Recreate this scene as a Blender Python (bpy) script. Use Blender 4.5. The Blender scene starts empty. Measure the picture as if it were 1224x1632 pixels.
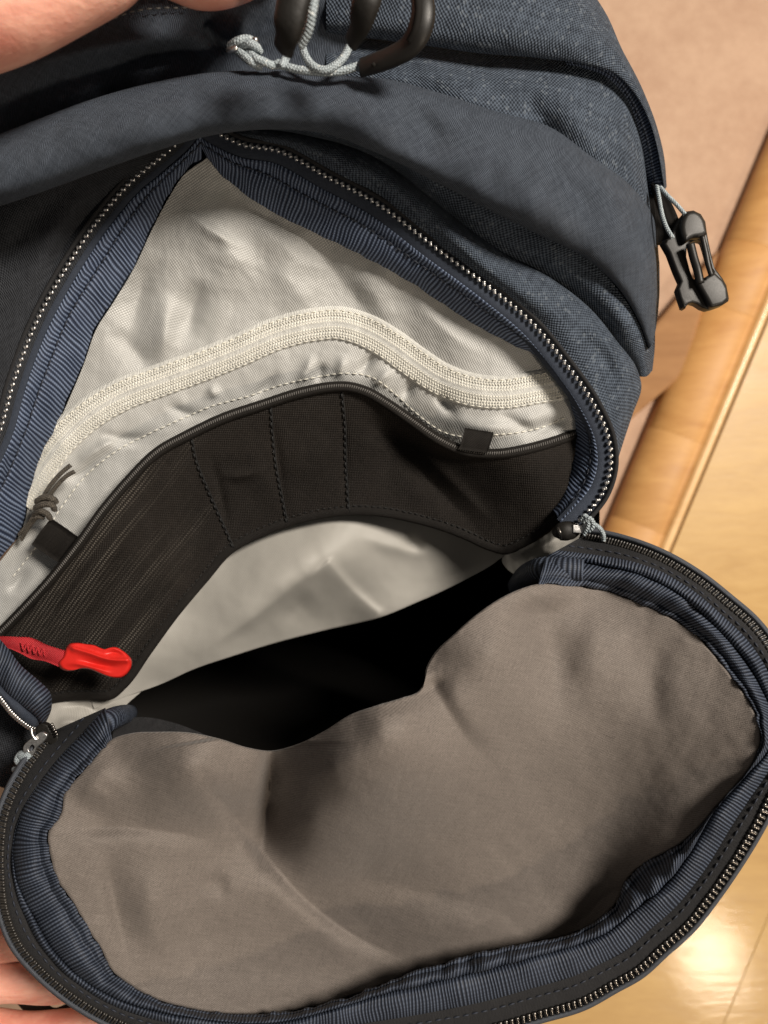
import bpy, bmesh, math, random
import numpy as np
from mathutils import Vector, noise, Matrix
random.seed(7); RNG = np.random.default_rng(7)
SC = bpy.context.scene
COL = SC.collection

# ------------------------------------------------------------------ camera
CZ = 1.10                       # camera height over the carpet, metres
S = 36.0 / 28.0 / 1632.0        # metres per photo pixel at one metre
cam = bpy.data.cameras.new('camera'); cam_o = bpy.data.objects.new('camera', cam); COL.objects.link(cam_o)
cam_o.location = (0, 0, CZ); cam_o.rotation_euler = (0, 0, 0)
cam.sensor_fit = 'VERTICAL'; cam.sensor_height = 36; cam.lens = 28
cam.clip_start = 0.02; cam.clip_end = 50
cam.dof.use_dof = True; cam.dof.focus_distance = 0.385; cam.dof.aperture_fstop = 8.0
SC.camera = cam_o

# ------------------------------------------------------------------ room light
w = bpy.data.worlds.new('World'); SC.world = w; w.use_nodes = True
bg = w.node_tree.nodes['Background']
bg.inputs[0].default_value = (1.0, 0.92, 0.83, 1); bg.inputs[1].default_value = 0.13

def area(name, loc, target, size, power, col):
    l = bpy.data.lights.new(name, 'AREA'); l.shape = 'DISK'; l.size = size; l.energy = power; l.color = col
    o = bpy.data.objects.new(name, l); COL.objects.link(o); o.location = loc
    o.rotation_euler = (Vector(target) - Vector(loc)).to_track_quat('-Z', 'Y').to_euler()
    return o
area('ceiling_lamp', (1.24, 0.78, 2.50), (0, 0, .7), 0.55, 96, (1.0, 0.91, 0.80))
area('room_lamp', (1.364, -1.854, 2.34), (0.2, -.2, .5), 0.26, 20, (1.0, 0.83, 0.64))

SC.view_settings.view_transform = 'Standard'; SC.view_settings.look = 'None'
SC.view_settings.exposure = -0.06; SC.view_settings.gamma = 1.0

# ------------------------------------------------------------------ node helpers
def mat(name):
    m = bpy.data.materials.new(name); m.use_nodes = True
    nt = m.node_tree; return m, nt, nt.nodes['Principled BSDF']
def N(nt, typ, **kw):
    n = nt.nodes.new(typ)
    for k, v in kw.items():
        if k.startswith('i_'): n.inputs[k[2:].replace('_', ' ')].default_value = v
        else: setattr(n, k, v)
    return n
def L(nt, a, b): nt.links.new(a, b)
def math_(nt, op, a, b=None, c=None):
    n = nt.nodes.new('ShaderNodeMath'); n.operation = op
    for i, v in enumerate((a, b, c)):
        if v is None: continue
        if isinstance(v, (int, float)): n.inputs[i].default_value = v
        else: L(nt, v, n.inputs[i])
    return n.outputs[0]
def ramp(nt, fac, stops):
    r = nt.nodes.new('ShaderNodeValToRGB'); e = r.color_ramp.elements
    while len(e) < len(stops): e.new(0.5)
    for i, (p, c) in enumerate(stops): e[i].position = p; e[i].color = (*c, 1)
    L(nt, fac, r.inputs[0]); return r.outputs[0]
def mixc(nt, fac, a, b, mode='MIX'):
    n = nt.nodes.new('ShaderNodeMix'); n.data_type = 'RGBA'; n.blend_type = mode
    for s_, v in ((0, fac), (6, a), (7, b)):
        if isinstance(v, (int, float)): n.inputs[s_].default_value = v
        elif isinstance(v, tuple): n.inputs[s_].default_value = (*v, 1)
        else: L(nt, v, n.inputs[s_])
    return n.outputs[2]
def uvcoord(nt, rot=0.0, sc=(1, 1, 1)):
    t = nt.nodes.new('ShaderNodeUVMap'); t.uv_map = 'UVMap'
    mp = nt.nodes.new('ShaderNodeMapping'); mp.inputs['Rotation'].default_value = (0, 0, rot); mp.inputs['Scale'].default_value = sc
    L(nt, t.outputs[0], mp.inputs[0]); return mp.outputs[0]
def noise_(nt, vec, scale, detail=2.0, rough=.5, dist=0.0):
    n = nt.nodes.new('ShaderNodeTexNoise'); n.inputs['Scale'].default_value = scale
    n.inputs['Detail'].default_value = detail; n.inputs['Roughness'].default_value = rough; n.inputs['Distortion'].default_value = dist
    L(nt, vec, n.inputs['Vector']); return n.outputs[0]

def weave(name, dark, light, period, rot=0.0, rough=.75, bump=.6, heather=.35, sheen=.0, kind='plain', spec=.35, fleck=None, hgt=None, wander=1.2, wsc=120):
    """woven cloth: over/under thread relief, thread-to-thread colour, on metric UVs"""
    m, nt, b = mat(name)
    v = uvcoord(nt, rot)
    wob = noise_(nt, v, wsc, 2)                       # slight thread wander
    sx = nt.nodes.new('ShaderNodeSeparateXYZ'); L(nt, v, sx.inputs[0])
    k = 2 * math.pi / period
    wx = math_(nt, 'ADD', sx.outputs[0], math_(nt, 'MULTIPLY', wob, period * wander))
    wy = math_(nt, 'ADD', sx.outputs[1], math_(nt, 'MULTIPLY', wob, period * wander))
    a = math_(nt, 'SINE', math_(nt, 'MULTIPLY', wx, k)); c = math_(nt, 'SINE', math_(nt, 'MULTIPLY', wy, k))
    if kind == 'plain':   h = math_(nt, 'MULTIPLY', a, c)
    elif kind == 'twill': h = math_(nt, 'SINE', math_(nt, 'MULTIPLY', math_(nt, 'ADD', wx, math_(nt, 'MULTIPLY', wy, 2.0)), k * .8))
    else:                 h = math_(nt, 'MULTIPLY', math_(nt, 'ADD', a, 0.6), c)
    h01 = math_(nt, 'MULTIPLY_ADD', h, .5, .5)
    # heather: streaks along each thread direction
    mp1 = nt.nodes.new('ShaderNodeMapping'); mp1.inputs['Scale'].default_value = (1.0 / period * .9, 1.0 / period * .12, 1); L(nt, v, mp1.inputs[0])
    mp2 = nt.nodes.new('ShaderNodeMapping'); mp2.inputs['Scale'].default_value = (1.0 / period * .12, 1.0 / period * .9, 1); L(nt, v, mp2.inputs[0])
    s1 = noise_(nt, mp1.outputs[0], 1.0, 2); s2 = noise_(nt, mp2.outputs[0], 1.0, 2)
    st = math_(nt, 'MULTIPLY_ADD', math_(nt, 'SUBTRACT', math_(nt, 'ADD', s1, s2), 1.0), heather * 3.0, .5)
    f = math_(nt, 'ADD', math_(nt, 'MULTIPLY', h01, .62), math_(nt, 'MULTIPLY', st, .38))
    colr = ramp(nt, f, [(.2, dark), (.78, light)])
    if fleck:
        vo = nt.nodes.new('ShaderNodeTexVoronoi'); vo.inputs['Scale'].default_value = 1.0 / period / 1.2; L(nt, v, vo.inputs[0])
        sp = nt.nodes.new('ShaderNodeSeparateColor'); L(nt, vo.outputs['Color'], sp.inputs[0])
        fl = math_(nt, 'MULTIPLY', math_(nt, 'GREATER_THAN', sp.outputs[0], .78), math_(nt, 'LESS_THAN', vo.outputs['Distance'], .42))
        colr = mixc(nt, math_(nt, 'MULTIPLY', fl, .4), colr, fleck)
    L(nt, colr, b.inputs['Base Color'])
    big = noise_(nt, v, 60, 4)
    L(nt, math_(nt, 'MULTIPLY_ADD', big, .25, rough - .12), b.inputs['Roughness'])
    b.inputs['Specular IOR Level'].default_value = spec
    b.inputs['Sheen Weight'].default_value = sheen; b.inputs['Sheen Roughness'].default_value = .4
    bp = nt.nodes.new('ShaderNodeBump'); bp.inputs['Strength'].default_value = bump; bp.inputs['Distance'].default_value = hgt or period * .35
    L(nt, math_(nt, 'ADD', h01, math_(nt, 'MULTIPLY', big, .6)), bp.inputs['Height']); L(nt, bp.outputs[0], b.inputs['Normal'])
    return m

def rib_mat(name, dark, light, period, bump=.5, rough=.62, wov=.5):
    """grosgrain: ribs across the ribbon (u runs along it), each rib wound of fine threads"""
    m, nt, b = mat(name)
    v = uvcoord(nt)
    sx = nt.nodes.new('ShaderNodeSeparateXYZ'); L(nt, v, sx.inputs[0])
    wob = noise_(nt, v, 300, 2)
    r = math_(nt, 'SINE', math_(nt, 'MULTIPLY', math_(nt, 'ADD', sx.outputs[0], math_(nt, 'MULTIPLY', wob, period * .12)), 2 * math.pi / period))
    t = math_(nt, 'SINE', math_(nt, 'MULTIPLY', sx.outputs[1], 2 * math.pi / (period * .62)))
    h = math_(nt, 'MULTIPLY_ADD', r, .5, .5)
    ht = math_(nt, 'MULTIPLY_ADD', t, .5, .5)
    f = math_(nt, 'ADD', math_(nt, 'MULTIPLY', h, .7), math_(nt, 'MULTIPLY', math_(nt, 'MULTIPLY', ht, h), .3 * wov * 2))
    n2 = noise_(nt, v, 90, 3)
    f = math_(nt, 'MULTIPLY', f, math_(nt, 'MULTIPLY_ADD', n2, .8, .6))
    L(nt, ramp(nt, f, [(.15, dark), (.95, light)]), b.inputs['Base Color'])  # relief shading put into the colour: dark valleys, light crests
    b.inputs['Roughness'].default_value = rough; b.inputs['Specular IOR Level'].default_value = .35
    bp = nt.nodes.new('ShaderNodeBump'); bp.inputs['Strength'].default_value = bump; bp.inputs['Distance'].default_value = period * .3
    L(nt, f, bp.inputs['Height']); L(nt, bp.outputs[0], b.inputs['Normal'])
    return m

def simple(name, colr, rough=.5, metal=0.0, spec=.5, bscale=0, bstr=.2, var=0.0, coat=0.0):
    m, nt, b = mat(name)
    b.inputs['Roughness'].default_value = rough; b.inputs['Metallic'].default_value = metal
    b.inputs['Specular IOR Level'].default_value = spec; b.inputs['Coat Weight'].default_value = coat
    tc = nt.nodes.new('ShaderNodeTexCoord')
    n = noise_(nt, tc.outputs['Object'], bscale or 400, 4)
    c2 = tuple(min(1, x * (1 + var)) for x in colr); c1 = tuple(x * (1 - var) for x in colr)
    L(nt, ramp(nt, n, [(.3, c1), (.7, c2)]), b.inputs['Base Color'])
    L(nt, math_(nt, 'MULTIPLY_ADD', n, .2, rough - .1), b.inputs['Roughness'])
    if bscale:
        bp = nt.nodes.new('ShaderNodeBump'); bp.inputs['Strength'].default_value = bstr; bp.inputs['Distance'].default_value = .0005
        L(nt, n, bp.inputs['Height']); L(nt, bp.outputs[0], b.inputs['Normal'])
    return m

M = {}
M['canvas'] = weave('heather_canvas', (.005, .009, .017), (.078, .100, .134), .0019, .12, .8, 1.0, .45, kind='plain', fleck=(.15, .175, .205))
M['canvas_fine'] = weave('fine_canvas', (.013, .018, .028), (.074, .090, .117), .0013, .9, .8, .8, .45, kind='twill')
M['canvas_shade'] = weave('shaded_canvas', (.006, .007, .010), (.040, .044, .052), .0016, .5, .85, .8, .4)  # same canvas in a darker copy, the shade painted into its colour
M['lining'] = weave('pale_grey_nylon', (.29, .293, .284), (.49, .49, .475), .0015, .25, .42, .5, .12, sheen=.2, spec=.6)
M['lining_dim'] = weave('shaded_grey_nylon', (.27, .262, .24), (.37, .355, .325), .0012, .25, .55, .15, .08, spec=.4)  # same lining dimmed, the shadow of the bag's mouth put into the colour
M['taupe'] = weave('taupe_twill', (.088, .075, .066), (.182, .156, .139), .00125, .35, .75, .32, .22, sheen=.12, kind='plain', wander=5, wsc=420)
M['mesh'] = weave('black_mesh_cloth', (.004, .0033, .0027), (.020, .0162, .0135), .0013, .75, .65, .8, .25, spec=.15)
def mesh_glints(m):  # painted highlights: pale dots for bright lining seen through the mesh
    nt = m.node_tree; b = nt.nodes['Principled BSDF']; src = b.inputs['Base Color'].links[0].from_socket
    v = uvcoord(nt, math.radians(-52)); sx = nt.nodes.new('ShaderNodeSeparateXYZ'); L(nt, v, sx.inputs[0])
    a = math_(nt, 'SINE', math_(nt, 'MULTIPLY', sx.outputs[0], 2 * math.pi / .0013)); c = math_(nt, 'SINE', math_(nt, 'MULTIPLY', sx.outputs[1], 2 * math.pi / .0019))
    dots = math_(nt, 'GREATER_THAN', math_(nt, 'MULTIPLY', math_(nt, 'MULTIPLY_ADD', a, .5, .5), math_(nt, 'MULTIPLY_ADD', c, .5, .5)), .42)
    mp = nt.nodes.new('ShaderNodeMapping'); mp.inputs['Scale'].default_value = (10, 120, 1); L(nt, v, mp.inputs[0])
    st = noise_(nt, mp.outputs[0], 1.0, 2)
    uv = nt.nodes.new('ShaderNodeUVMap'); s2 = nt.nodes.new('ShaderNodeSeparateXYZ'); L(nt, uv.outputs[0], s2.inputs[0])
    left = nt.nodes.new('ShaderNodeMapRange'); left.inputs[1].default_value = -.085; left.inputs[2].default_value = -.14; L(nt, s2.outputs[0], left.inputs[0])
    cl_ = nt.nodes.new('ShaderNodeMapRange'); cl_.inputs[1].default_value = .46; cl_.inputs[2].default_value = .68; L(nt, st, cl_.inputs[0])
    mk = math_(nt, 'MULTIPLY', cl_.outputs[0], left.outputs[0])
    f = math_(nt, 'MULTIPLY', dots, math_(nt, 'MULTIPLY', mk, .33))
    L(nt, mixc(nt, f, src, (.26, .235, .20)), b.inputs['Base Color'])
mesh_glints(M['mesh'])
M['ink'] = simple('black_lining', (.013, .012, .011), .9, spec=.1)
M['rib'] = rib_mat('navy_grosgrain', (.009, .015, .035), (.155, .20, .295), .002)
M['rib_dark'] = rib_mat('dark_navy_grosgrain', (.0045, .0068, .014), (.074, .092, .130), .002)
M['tape'] = weave('navy_zipper_tape', (.010, .014, .024), (.045, .056, .080), .0008, .78, .85, .5, .3, kind='twill')
M['tape_black'] = weave('black_zipper_tape', (.004, .004, .005), (.024, .024, .026), .0008, .78, .85, .5, .3, kind='twill')
M['edge'] = weave('grey_edge_tape', (.022, .025, .032), (.090, .100, .120), .0010, .78, .7, .5, .3, kind='twill')
M['white_tape'] = weave('cream_zipper_tape', (.52, .52, .49), (.76, .76, .725), .0013, .785, .6, .8, .3, kind='twill', sheen=.3)
M['white_thread'] = simple('cream_thread', (.72, .70, .62), .6, var=.1)
M['navy_thread'] = simple('navy_thread', (.014, .018, .030), .7, var=.2)
M['grey_thread'] = simple('grey_thread', (.09, .085, .08), .7, var=.2)
M['black_thread'] = simple('black_thread', (.004, .004, .004), .7, var=.2)
M['silver'] = simple('worn_silver', (.70, .69, .68), .34, 1.0, bscale=900, bstr=.15, var=.12)
M['bronze'] = simple('gunmetal', (.15, .14, .13), .28, 1.0, bscale=900, bstr=.15, var=.15)
M['plastic'] = simple('black_plastic', (.009, .008, .007), .46, spec=.4, bscale=2600, bstr=.08, var=.12)
M['coil'] = simple('black_coil', (.028, .025, .022), .34, spec=.6, var=.3)
M['rubber'] = simple('black_rubber', (.009, .008, .007), .55, spec=.25, bscale=700, bstr=.2, var=.15)
M['red'] = simple('red_plastic', (.60, .020, .014), .36, spec=.5, bscale=250, bstr=.3, var=.04)
M['red_web'] = weave('red_webbing', (.26, .008, .012), (.60, .030, .040), .0010, .3, .55, .9, .2, kind='plain')
M['cord'] = weave('reflective_grey_cord', (.13, .16, .18), (.46, .52, .55), .0010, .78, .5, .8, .4, fleck=(.95, .95, .9))
M['cord_black'] = weave('brown_black_cord', (.010, .008, .007), (.12, .105, .085), .0009, .78, .6, .9, .4)
M['black_web'] = weave('black_webbing', (.004, .0037, .0035), (.016, .0135, .0115), .0009, 0, .6, .7, .2, spec=.15)
M['thread_metal'] = M['silver']

def skin_mat():
    m, nt, b = mat('skin')
    tc = nt.nodes.new('ShaderNodeTexCoord')
    n = noise_(nt, tc.outputs['Object'], 35, 4); n2 = noise_(nt, tc.outputs['Object'], 420, 3)
    skc = (n, [(.3, (.66, .27, .20)), (.7, (.84, .47, .35))])
    b.inputs['Roughness'].default_value = .5; b.inputs['Subsurface Weight'].default_value = .25
    b.inputs['Subsurface Radius'].default_value = (.9, .3, .15); b.inputs['Subsurface Scale'].default_value = .006
    bp = nt.nodes.new('ShaderNodeBump'); bp.inputs['Strength'].default_value = .5; bp.inputs['Distance'].default_value = .0016
    mp = nt.nodes.new('ShaderNodeMapping'); mp.inputs['Rotation'].default_value = (0, 0, -.5); mp.inputs['Scale'].default_value = (22, 80, 22); L(nt, tc.outputs['Object'], mp.inputs[0])
    cr = noise_(nt, mp.outputs[0], 1.0, 4, .55, .8)
    L(nt, ramp(nt, math_(nt, 'ADD', math_(nt, 'MULTIPLY', n, .5), math_(nt, 'MULTIPLY', cr, .5)), [(.36, (.60, .22, .16)), (.60, (.86, .48, .36))]), b.inputs['Base Color'])
    L(nt, math_(nt, 'ADD', math_(nt, 'MULTIPLY', cr, 1.2), math_(nt, 'MULTIPLY', n2, .3)), bp.inputs['Height']); L(nt, bp.outputs[0], b.inputs['Normal']); return m
M['skin'] = skin_mat()

def wood_mat(name, c1, c2, rough, ang, stretch, coat=.0, c3=None, blot=3.0):
    m, nt, b = mat(name)
    tc = nt.nodes.new('ShaderNodeTexCoord'); mp = nt.nodes.new('ShaderNodeMapping')
    mp.inputs['Rotation'].default_value = (0, 0, ang); mp.inputs['Scale'].default_value = stretch
    L(nt, tc.outputs['Object'], mp.inputs[0])
    oi = nt.nodes.new('ShaderNodeObjectInfo')
    ad = nt.nodes.new('ShaderNodeVectorMath'); ad.operation = 'ADD'; L(nt, mp.outputs[0], ad.inputs[0])
    rv = nt.nodes.new('ShaderNodeCombineXYZ'); L(nt, math_(nt, 'MULTIPLY', oi.outputs['Random'], 20.0), rv.inputs[0]); L(nt, rv.outputs[0], ad.inputs[1])
    v = ad.outputs[0]
    g = noise_(nt, v, 1.0, 5, .6, .6); g2 = noise_(nt, v, 6.0, 4, .6); g3 = noise_(nt, v, .35, 3, .5, 1.2)
    f = math_(nt, 'ADD', math_(nt, 'MULTIPLY', g, .5), math_(nt, 'ADD', math_(nt, 'MULTIPLY', g2, .2), math_(nt, 'MULTIPLY', g3, .3)))
    c = ramp(nt, f, [(.36, c1), (.64, c2)])
    c = mixc(nt, 1.0, c, ramp(nt, oi.outputs['Random'], [(0, (.95, .95, .95)), (1, (1.03, 1.02, 1.0))]), 'MULTIPLY')
    L(nt, c, b.inputs['Base Color'])
    L(nt, math_(nt, 'MULTIPLY_ADD', g, .15, rough - .07), b.inputs['Roughness'])
    b.inputs['Coat Weight'].default_value = coat; b.inputs['Coat Roughness'].default_value = .10
    bp = nt.nodes.new('ShaderNodeBump'); bp.inputs['Strength'].default_value = .25; bp.inputs['Distance'].default_value = .002
    L(nt, f, bp.inputs['Height']); L(nt, bp.outputs[0], b.inputs['Normal'])
    L(nt, bp.outputs[0], b.inputs['Coat Normal'])
    return m
M['nosing'] = wood_mat('honey_wood', (.52, .252, .08), (.69, .38, .135), .55, .45, (14, 60, 14), .0)
M['nosing_lip'] = wood_mat('pale_honey_wood', (.72, .42, .17), (.86, .56, .27), .4, .45, (10, 60, 10), .2)
M['floor'] = wood_mat('pale_glossy_wood', (.465, .275, .095), (.60, .385, .145), .42, 0.30, (9, 42, 9), .25)
M['riser'] = wood_mat('tan_wood', (.30, .145, .055), (.40, .21, .09), .8, .9, (12, 60, 12), .0)

def carpet_mat():
    m, nt, b = mat('pink_beige_carpet')
    tc = nt.nodes.new('ShaderNodeTexCoord')
    a = noise_(nt, tc.outputs['Object'], 9, 5, .6); c = noise_(nt, tc.outputs['Object'], 420, 3); e = noise_(nt, tc.outputs['Object'], 60, 3)
    f = math_(nt, 'ADD', math_(nt, 'MULTIPLY', a, .45), math_(nt, 'ADD', math_(nt, 'MULTIPLY', c, .3), math_(nt, 'MULTIPLY', e, .25)))
    L(nt, ramp(nt, f, [(.35, (.44, .272, .18)), (.65, (.595, .405, .28))]), b.inputs['Base Color'])
    b.inputs['Roughness'].default_value = .9; b.inputs['Sheen Weight'].default_value = .3
    bp = nt.nodes.new('ShaderNodeBump'); bp.inputs['Strength'].default_value = .6; bp.inputs['Distance'].default_value = .003
    L(nt, f, bp.inputs['Height']); L(nt, bp.outputs[0], b.inputs['Normal']); return m
M['carpet'] = carpet_mat()

# ------------------------------------------------------------------ geometry helpers
def W(x, y, d):
    """a spot seen at photo pixel x,y and d metres away -> metres in the room"""
    x = np.asarray(x, float); y = np.asarray(y, float); d = np.asarray(d, float)
    return np.stack([(x - 612) * S * d, (816 - y) * S * d, CZ - d], -1)
def W1(x, y, d): return Vector(W(x, y, d).tolist())

def crv(pts, n=None, closed=False, step=None):
    """smooth curve through points (x, y, d), evenly resampled -> n x 3"""
    p = np.array(pts, float)
    if closed: p = np.vstack([p[-1], p, p[0], p[1]])
    else: p = np.vstack([2 * p[0] - p[1], p, 2 * p[-1] - p[-2]])
    out = []
    T = np.linspace(0, 1, 24, endpoint=False)[:, None]
    for i in range(1, len(p) - 2):
        a, b, c, d = p[i - 1], p[i], p[i + 1], p[i + 2]
        # non-uniform tangents
        l0 = max(np.linalg.norm((b - a)[:2]), 1e-6); l1 = max(np.linalg.norm((c - b)[:2]), 1e-6); l2 = max(np.linalg.norm((d - c)[:2]), 1e-6)
        m1 = ((b - a) / l0 * l1 + (c - b) / l1 * l0) / (l0 + l1) * l1
        m2 = ((c - b) / l1 * l2 + (d - c) / l2 * l1) / (l1 + l2) * l1
        out.append((2 * T**3 - 3 * T**2 + 1) * b + (T**3 - 2 * T**2 + T) * m1 + (-2 * T**3 + 3 * T**2) * c + (T**3 - T**2) * m2)
    out = np.vstack(out + [p[-2][None]])
    seg = np.r_[0, np.cumsum(np.linalg.norm(np.diff(out[:, :2], axis=0), axis=1) + 1e-9)]
    if step: n = max(2, int(seg[-1] / step))
    if closed: t = np.linspace(0, seg[-1], n, endpoint=False)
    else: t = np.linspace(0, seg[-1], n)
    return np.stack([np.interp(t, seg, out[:, k]) for k in range(3)], -1)

def tps(ctrl):
    """thin-plate surface through control points (x, y, d)"""
    c = np.array(ctrl, float); X = c[:, :2] / 1000; n = len(c)
    def K(r2): return np.where(r2 < 1e-12, 0, .5 * r2 * np.log(np.maximum(r2, 1e-12)))
    A = K(((X[:, None] - X[None])**2).sum(-1)) + np.eye(n) * 1e-5
    P = np.c_[np.ones(n), X]
    wts = np.linalg.solve(np.block([[A, P], [P.T, np.zeros((3, 3))]]), np.r_[c[:, 2], 0, 0, 0])
    def f(x, y):
        x = np.asarray(x, float); y = np.asarray(y, float)
        q = np.stack([x.ravel(), y.ravel()], -1) / 1000
        r = K(((q[:, None] - X[None])**2).sum(-1)) @ wts[:n] + wts[n] + q @ wts[n + 1:]
        return r.reshape(x.shape)
    return f

def folds(x, y, items, gain=1.4):
    """sum of cloth folds: (polyline px, height in mm, width left, width right)"""
    out = np.zeros_like(x, float)
    for it in items:
        pts, amp, wl, wr = it[0], it[1], it[2], it[3]
        p = crv([(a, b, 0) for a, b in pts], n=max(8, len(pts) * 6))[:, :2]
        best = np.full(x.shape, 1e9); side = np.zeros(x.shape); tt = np.zeros(x.shape)
        n = len(p) - 1
        for i in range(n):
            a, b = p[i], p[i + 1]; ab = b - a; l2 = ab @ ab + 1e-9
            t = np.clip(((x - a[0]) * ab[0] + (y - a[1]) * ab[1]) / l2, 0, 1)
            dx = x - a[0] - t * ab[0]; dy = y - a[1] - t * ab[1]; d = np.hypot(dx, dy)
            m = d < best; best = np.where(m, d, best); side = np.where(m, np.sign(ab[0] * dy - ab[1] * dx), side); tt = np.where(m, (i + t) / n, tt)
        ww = np.where(side > 0, wr, wl)
        e0, e1 = (it[4], it[5]) if len(it) > 5 else (.45, .45)
        tap = np.clip(tt / max(e0, 1e-3), 0, 1) * np.clip((1 - tt) / max(e1, 1e-3), 0, 1)
        tap = tap * tap * (3 - 2 * tap)
        out += gain * amp * .001 * np.exp(-np.power(best / ww, 1.7)) * tap
    return out

def cloth_folds(x, y, items): return folds(x, y, items, 2.3)
def fbm(x, y, sc, seed=0, oct=3):
    out = np.zeros(x.size); xf = x.ravel() / sc; yf = y.ravel() / sc
    for i in range(x.size):
        out[i] = noise.fractal(Vector((xf[i], yf[i], seed * 7.3)), 1.0, 2.0, oct)
    return out.reshape(x.shape)

def link(name, me, m, parent=None, smooth=True):
    o = bpy.data.objects.new(name, me); COL.objects.link(o)
    if m: me.materials.append(m)
    if smooth: me.polygons.foreach_set('use_smooth', [True] * len(me.polygons))
    if parent: o.parent = parent
    return o

def grid_obj(name, G, m, parent=None, thick=0.0, closed_u=False, uvs=None, cap=False):
    """G: nv x nu x 3 metres -> quad sheet with metric UVs, normals towards the viewer, optional thickness behind"""
    nv, nu = G.shape[:2]
    idx = np.arange(nv * nu).reshape(nv, nu)
    if closed_u: nxt = np.roll(idx, -1, 1)
    else: nxt = idx[:, 1:]; 
    a = idx[:-1, :nxt.shape[1]]; b = nxt[:-1]; c = nxt[1:]; d = idx[1:, :nxt.shape[1]]
    F = np.stack([a, b, c, d], -1).reshape(-1, 4)
    V = G.reshape(-1, 3)
    nz = np.cross(V[F[:, 1]] - V[F[:, 0]], V[F[:, 3]] - V[F[:, 0]])[:, 2].sum()
    if nz < 0: F = F[:, ::-1]
    if uvs is None:
        du = np.linalg.norm(np.diff(G, axis=1), axis=-1).mean(0); U = np.r_[0, np.cumsum(du)]
        dv = np.linalg.norm(np.diff(G, axis=0), axis=-1).mean(1); Vv = np.r_[0, np.cumsum(dv)]
        UV = np.stack(np.meshgrid(U, Vv), -1).reshape(-1, 2)
    elif isinstance(uvs, str): UV = V[:, :2]
    else: UV = uvs.reshape(-1, 2)
    if thick > 0:
        # vertex normals
        fn = np.cross(V[F[:, 1]] - V[F[:, 0]], V[F[:, 3]] - V[F[:, 0]])
        vn = np.zeros_like(V)
        for k in range(4): np.add.at(vn, F[:, k], fn)
        vn /= np.linalg.norm(vn, axis=1)[:, None] + 1e-12
        V2 = V - vn * thick; n0 = len(V)
        F2 = F[:, ::-1] + n0
        rim = []
        def strip(e):
            for i in range(len(e) - 1): rim.append((e[i], e[i + 1], e[i + 1] + n0, e[i] + n0))
        if closed_u:
            e = list(idx[0]) + [idx[0][0]]; strip(e); e = list(idx[-1]) + [idx[-1][0]]; strip(e)
        else:
            strip(idx[0]); strip(idx[-1][::-1]); strip(idx[::-1, 0]); strip(idx[:, -1])
        rim = np.array(rim)
        if nz < 0: rim = rim[:, ::-1]
        V = np.vstack([V, V2]); F = np.vstack([F, F2, rim]); UV = np.vstack([UV, UV])
    me = bpy.data.meshes.new(name); me.from_pydata(V.tolist(), [], F.tolist())
    uvl = me.uv_layers.new(name='UVMap'); li = np.empty(len(me.loops), np.int32); me.loops.foreach_get('vertex_index', li)
    uvl.data.foreach_set('uv', UV[li].astype(np.float32).ravel())
    return link(name, me, m, parent)

def loft(curves, n, per=6, push=None):
    """smooth sheet through n-sampled curves; push(x, y) lifts it towards the viewer -> G in px space and metres"""
    C = [crv(c, n) if not isinstance(c, np.ndarray) else c for c in curves]
    if len(C) == 2: per = max(per, 2)
    C = np.array(C); k = len(C)
    P = np.vstack([[2 * C[0] - C[1]], C, [2 * C[-1] - C[-2]]])
    rows = []
    for i in range(1, k):
        for t in np.linspace(0, 1, per, endpoint=False):
            a, b, c, d = P[i - 1], P[i], P[i + 1], P[i + 2]
            rows.append(.5 * ((2 * b) + (-a + c) * t + (2 * a - 5 * b + 4 * c - d) * t * t + (-a + 3 * b - 3 * c + d) * t**3))
    rows.append(C[-1]); R = np.array(rows)
    if push is not None: R[..., 2] -= push(R[..., 0], R[..., 1])
    return R
def sheet(name, curves, n, m, parent, per=6, push=None, thick=.0, planar=False):
    R = loft(curves, n, per, push); G = W(R[..., 0], R[..., 1], R[..., 2])
    return grid_obj(name, G, m, parent, thick, uvs='planar' if planar else None), R

def off(c, t, dz=0.0):
    """curve shifted t px to its left-hand side on the picture plane, dz further away"""
    d = np.gradient(c[:, :2], axis=0); l = np.linalg.norm(d, axis=1)[:, None] + 1e-9; d = d / l
    nrm = np.stack([d[:, 1], -d[:, 0]], -1)
    r = c.copy(); r[:, :2] += nrm * np.asarray(t).reshape(-1, 1) if np.ndim(t) else nrm * t
    r[:, 2] += dz; return r

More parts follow.
